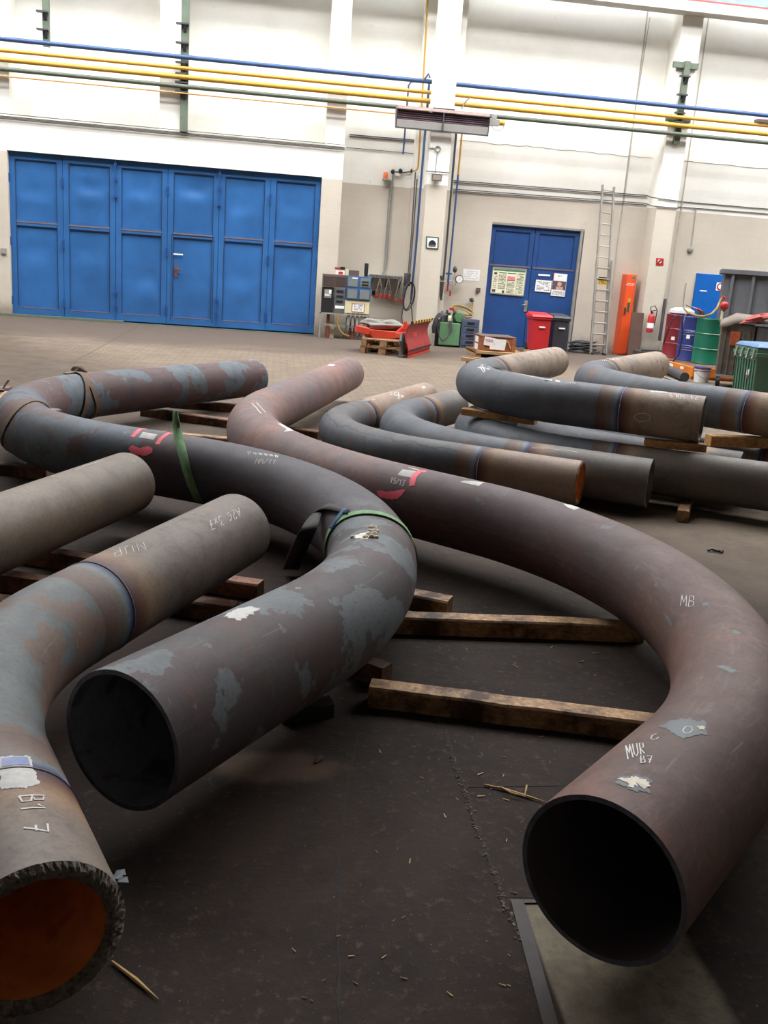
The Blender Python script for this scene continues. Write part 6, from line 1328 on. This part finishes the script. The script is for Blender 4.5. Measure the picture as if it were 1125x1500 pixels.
def up_pt(P, px, py, off): s_, t_ = on_pipe(P, px, py); return Vector(tuple(surf(P, s_, t_, off)[0])), Vector(tuple(surf(P, s_, t_, 0)[1]))
p0, n0 = up_pt(PB, 482, 744, .012)
dw = Vector((.55, .83, 0))
pts = [up_pt(PB, 512, 752, .01)[0], p0, up_pt(PB, 470, 752, .02)[0]]
e1 = F(452, 775, .42); e2 = F(438, 805, .22); e3 = F(426, 834, .03)
free_ribbon('lashing_strap', pts+[e1, e2, e3], .085, [(.2, 1, 0), (.3, 1, .1), (.6, .8, .1), (.9, .3, .1), (1, .1, 0), (1, .1, 0)], m_spdark, 'dark loose end of the strap hanging from the slate bend to the floor')
a, _ = up_pt(PB, 489, 776, .01); b_, _ = up_pt(PB, 498, 763, .012); c_, _ = up_pt(PB, 509, 750, .018)
free_ribbon('strap_tag', [a, b_, c_], .03, [(.8, -.3, 0)]*3, m_sblue, 'blue strap tag sticking up beside the green strap on the slate bend')
# green strap over the middle of pipe B
ring_pts = [(259, 632), (264, 650), (269, 668), (275, 690), (282, 710), (292, 733)]
st = [on_pipe(PB, *q) for q in ring_pts]; mb = MB(); w = .06; A = []; B = []
for i, (s_, t_) in enumerate(st):
    ww = w*(.55+.45*min(1, i/2)); A.append(tuple(surf(PB, s_-ww/2, t_, .006)[0])); B.append(tuple(surf(PB, s_+ww/2, t_, .006)[0]))
A, B = [], []
for i, (s_, t_) in enumerate(st[1:]):
    ww = .075; A.append(Vector(tuple(surf(PB, s_-ww/2, t_, .008)[0]))); B.append(Vector(tuple(surf(PB, s_+ww/2, t_, .008)[0])))
wd = (B[0]-A[0]).normalized(); q0 = (A[0]+B[0])/2; top = Vector(tuple(surf(PB, st[0][0], st[0][1], .02)[0]))+Vector((.0, -.03, .01))
tp = [(top+Vector((-.01, .0, .12)), .03), (top+Vector((-.005, 0, .07)), .045), (top+Vector((0, 0, .02)), .06)]
mb.ribbon([p_-wd*w_/2 for p_, w_ in tp]+A, [p_+wd*w_/2 for p_, w_ in tp]+B); tag(mb.build('lashing_strap', m_sgreen, smooth=True, solid=.005), 'bright green strap hanging over the slate pipe, right of the pink spray marks', 'strap')
ring_strap(PB, [(2, 640), (10, 622), (20, 606), (32, 595), (45, 589), (58, 589), (72, 594)], .07, m_sbrown, 'lashing_strap', 'brown strap around the left end bend of the slate pipe', 'strap', off=.006)
ring_strap(PB, [(118, 543), (126, 553), (133, 566), (139, 582), (144, 600)], .065, m_sbrown, 'lashing_strap', 'brown strap around the far leg of the slate pipe, right of the two crossing ones', 'strap', off=.008)
ring_strap(PB, [(112, 542), (121, 550), (126, 566), (125, 584), (121, 602)], .065, m_sbrown, 'lashing_strap', 'brown strap around the far leg of the slate pipe, left of the two crossing ones', 'strap', off=.014)
p_, n_ = up_pt(PB, 116, 543, .02); mb = MB(); mb.blob(p_, (.06, .05, .035), 3, .25, 10); tag(mb.build('strap_knot', m_sbrown, smooth=True), 'knot of brown strap on the crest of the slate pipe far leg', 'knot')
b2 = MB(); q, _ = up_pt(PB, 96, 548, .008); b2.beam(p_, q, .05, .008); tag(b2.build('strap_tail', m_sbrown), 'short brown strap tail pointing left from the knot', 'strap')

# ------------------------------------------------------------------ bearing timbers
def timber(a, b, z=.083, w=.095, h=None, mat=None, label='', ext=(0, 0), group='bearing timbers on the floor', seed=0, zb=0.0):
    A = F(*a, z); B = F(*b, z); d = (B-A).normalized(); A = A-d*ext[0]; B = B+d*ext[1]; A.z = B.z = 0
    L_ = (B-A).length; ang = math.atan2(d.y, d.x); h = h or z; n = max(4, int(L_/.12)); rnd = random.Random(seed); mb = MB(); vs = []; fs = []
    prof = [(-.5, 0), (-.5, .9), (-.42, 1), (.42, 1), (.5, .9), (.5, 0)]
    for i in range(n+1):
        x = L_*i/n; j = rnd.uniform(-.004, .004); k2 = rnd.uniform(-.003, 0)
        for (u, v) in prof: vs.append((x, u*w+j, v*(h)+(k2 if v > .5 else 0)))
    m_ = len(prof)
    for i in range(n):
        for k in range(m_): fs.append((i*m_+k, (i+1)*m_+k, (i+1)*m_+(k+1) % m_, i*m_+(k+1) % m_))
    fs.append(tuple(range(m_))); fs.append(tuple(n*m_+k for k in range(m_))[::-1])
    me = bpy.data.meshes.new('timber'); me.from_pydata(vs, [], [f[::-1] for f in fs]); me.materials.append(mat or m_beam); me.update()
    o = bpy.data.objects.new('timber', me); COL.objects.link(o); o.location = (A.x, A.y, zb); o.rotation_euler = (0, 0, ang); return tag(o, label, 'timber', group)
timber((543, 999), (950, 1050), label='long square timber on the dark floor, the front one under the brown pipe', ext=(0, .25), seed=1)
timber((600, 899.5), (905, 910.5), label='long square timber between slate and brown pipes, second from the front', ext=(.3, .12), seed=2)
timber((560, 857.5), (660, 876), label='short timber end poking out right of the slate bend, just behind the long ones', ext=(.15, 0), w=.11, seed=3)
timber((505, 955), (567, 975), label='small reddish timber end beside the end of the front timber', mat=m_beamdk, ext=(.1, 0), w=.08, seed=4)
timber((430, 1030), (486, 1024), z=.06, label='short dark block under the slate pipe near its mouth', mat=m_rubber, ext=(.05, 0), w=.07, seed=5)
timber((60, 803), (382, 852), label='dark timber under the front left pipes, the farther of the pair', mat=m_beamdk, ext=(.6, 0), seed=6)
timber((10, 838), (346, 884), label='dark timber under the front left pipes, the nearer of the pair', mat=m_beamdk, ext=(.5, 0), seed=7)
timber((-60, 866), (26, 878), label='dark timber just showing at the left edge under the tan pipe', mat=m_beamdk, seed=8)
timber((290, 588), (352, 592.5), label='timber under the far leg of the slate pipe, farthest of the three there', mat=m_beamdk, ext=(.3, .3), w=.1, seed=9)
timber((235, 600), (466, 631), label='long reddish timber running under the slate and brown pipes, middle of three', mat=m_beamdk, ext=(.2, .02), w=.11, seed=10)
timber((262, 634), (338, 641), label='timber behind the slate pipe, nearest of the three there', mat=m_beam, ext=(.5, .4), seed=11)
timber((-20, 674), (34, 680), label='reddish timber at the left edge under the slate end bend', mat=m_beamdk, ext=(.2, .2), w=.1, seed=12)
timber((-14, 592), (13, 573), label='pale timber corner at the left edge behind the slate end bend', mat=m_beam, ext=(.1, 0), seed=13)
timber((1001, 748), (1008, 722), label='short timber end poking out in front of the grey lower pipe at right', ext=(0, .6), w=.085, seed=14)
timber((945, 641.5), (995, 646.5), z=.503, h=.06, zb=.443, mat=m_beamyel, label='timber block between the layers under the open end of the raised pipe', ext=(0, .2), w=.09, group='timbers between the pipe layers', seed=15)
timber((1038, 636.5), (1124, 640), z=.496, h=.088, zb=.408, mat=m_beamyel, label='thick yellowish timber between the layers at the right edge', ext=(0, .8), w=.1, group='timbers between the pipe layers', seed=16)
timber((679, 597), (744, 606), z=.503, h=.06, zb=.443, mat=m_beamyel, label='timber between the layers under the bend of the raised front pipe', ext=(0, .25), w=.09, group='timbers between the pipe layers', seed=17)

# ------------------------------------------------------------------ floor joints and pit frame
def floor_strip(pix, w, z, name, mat, jit=.003, seed=1):
    rnd = random.Random(seed); P_ = [F(*p) for p in pix]; pts = []
    for a, b in zip(P_[:-1], P_[1:]):
        n = max(1, int((b-a).length/.03)); pts += [a.lerp(b, k/n) for k in range(n)]
    pts.append(P_[-1]); A = []; B = []
    for i, p in enumerate(pts):
        t = (pts[min(i+1, len(pts)-1)]-pts[max(i-1, 0)]).normalized(); s_ = Vector((-t.y, t.x, 0)); w1 = w/2+rnd.uniform(-jit, jit); w2 = w/2+rnd.uniform(-jit, jit)
        A.append(p+s_*w1+Vector((0, 0, z))); B.append(p-s_*w2+Vector((0, 0, z)))
    mb = MB(); mb.ribbon(B, A); return struct(mb.build(name, mat))
m_jdark = M('joint_dirt', (34, 28, 26), .9, 0, .3, 60, .5); m_crumb = M('joint_crumbs', (112, 98, 84), .9, 0, .3, 50)
floor_strip([(644, 1043), (666, 1116), (687, 1172), (705, 1228), (730, 1293), (743, 1332), (765, 1379), (790, 1445)], .012, .0015, 'trim_6', m_jdark, .005)
floor_strip([(687, 1153), (760, 1152), (840, 1151)], .004, .0015, 'trim_7', m_jdark, .001, 2)
floor_strip([(525, 1075), (508, 1150), (494, 1300), (497, 1500)], .006, .0012, 'trim_8', m_jdark, .003, 3)
floor_strip([(745, 1314), (900, 1318)], .003, .0015, 'trim_9', m_jdark, .001, 4)
m_ang = M('pit_frame_steel', (44, 38, 35), .7, .0, .2, 20)
c_ = F(757, 1319); e_ = F(806, 1500); d_ = (e_-c_).normalized(); e2_ = c_+d_*1.6
mb = MB(); mb.beam(c_+Vector((0, 0, .002)), e2_+Vector((0, 0, .002)), .035, .004); mb.beam(c_+Vector((0.018, -.008, .002)), c_+Vector((.36, -.008, .002)), .014, .004); struct(mb.build('trim_10', m_ang))
rnd = random.Random(21)
jp = [(644, 1043), (666, 1116), (687, 1172), (705, 1228), (730, 1293), (743, 1332), (765, 1379)]
mb = MB()
for k in range(240):
    i = rnd.randrange(6); f = rnd.random(); x = jp[i][0]*(1-f)+jp[i+1][0]*f+rnd.gauss(0, 3.2)-2; y = jp[i][1]*(1-f)+jp[i+1][1]*f; p = F(x, y); r_ = rnd.uniform(.0015, .0045); mb.blob((p.x, p.y, .0015), (r_, r_, r_*.7), k, .3, 3)
o = mb.build('joint_grit', m_crumb); tag(o, 'fine grit and crumbs along the floor joint', 'grit', kind='stuff')
# ------------------------------------------------------------------ splinters and chips
def splinter(pix, w, label, z=.006, name='wood_splinter', mat=None):
    P_ = [F(x, y, z) for x, y in pix]; mb = MB(); n = len(P_); mb.tube(P_, [w*.5]+[w]*(n-2)+[w*.15] if n > 2 else [w, w*.2], 6); return tag(mb.build(name, mat or m_chip), label, 'splinter')
splinter([z5(160, 346), z5(230, 362), z5(300, 384), z5(380, 408)], .0045, 'long pale wood splinter on the floor left of the brown pipe mouth')
splinter([z5(215, 352), z5(255, 376), z5(305, 388)], .0035, 'second splinter lying along the long pale one', z=.012)
splinter([z5(306, 350), z5(297, 388)], .0035, 'short splinter standing across the long pale one', z=.015)
splinter([(164, 1408), (200, 1436), (232, 1463)], .006, 'dark pointed wood splinter beside the front left pipe mouth')
splinter([z4a(0, 0), z4a(0, 0)] if False else [(470, 1110), (462, 1117)], .012, 'small lump of scale on the pale scuffed floor patch', mat=m_brownboard, name='scale_lump')
for k, (x, y) in enumerate(((176, 1281), (180, 1292), (172, 1287))):
    p = F(x, y, .25); mb = MB(); mb.add([p+Vector((-.012, 0, 0)), p+Vector((.014, -.006, .003)), p+Vector((.008, .012, .006)), p+Vector((-.01, .01, .004)), p+Vector((0, 0, -.004))], [(0, 1, 2, 3), (0, 4, 1), (1, 4, 2), (2, 4, 3), (3, 4, 0)]); o = mb.build('tape_scrap', m_slate, PC.root)
for k in range(60):
    z = rnd.random()
    if k < 36: x, y = rnd.uniform(430, 800), rnd.uniform(1050, 1480)
    else: x, y = rnd.uniform(610, 940), rnd.uniform(940, 1170)
    p = F(x, y); a_ = rnd.uniform(0, PI); l_ = rnd.uniform(.003, .013)*(p.y/2.5); mb = MB(); mb.beam(Vector((p.x-l_*math.cos(a_), p.y-l_*math.sin(a_), .0025)), Vector((p.x+l_*math.cos(a_), p.y+l_*math.sin(a_), .0035)), l_*.35, .002, taper=.5); tag(mb.build('wood_chip', m_chip if rnd.random() < .45 else m_crumb), 'tiny pale chip on the dark oily floor', 'wood chip', 'tiny chips on the dark floor')
p = F(1048, 809); mb = MB(); mb.tube([p+Vector((-.05, 0, .01)), p+Vector((-.02, .02, .015)), p+Vector((.01, -.01, .012)), p+Vector((.05, .0, .01))], .008, 6); mb.tube([p+Vector((-.01, .03, .012)), p+Vector((.03, .01, .012)), p+Vector((.03, -.03, .01))], .006, 6); tag(mb.build('wire_scrap', m_hose), 'small dark twisted wire scrap on the pale floor at the right', 'wire')
# ------------------------------------------------------------------ light and view
w = bpy.data.worlds.new('world'); scn.world = w; w.use_nodes = True; w.node_tree.nodes['Background'].inputs[0].default_value = (.8, .9, 1, 1); w.node_tree.nodes['Background'].inputs[1].default_value = .3
vs_ = scn.view_settings; vs_.view_transform = 'Standard'; vs_.look = 'None'; vs_.gamma = 1; vs_.exposure = EXPOSURE; vs_.use_curve_mapping = False
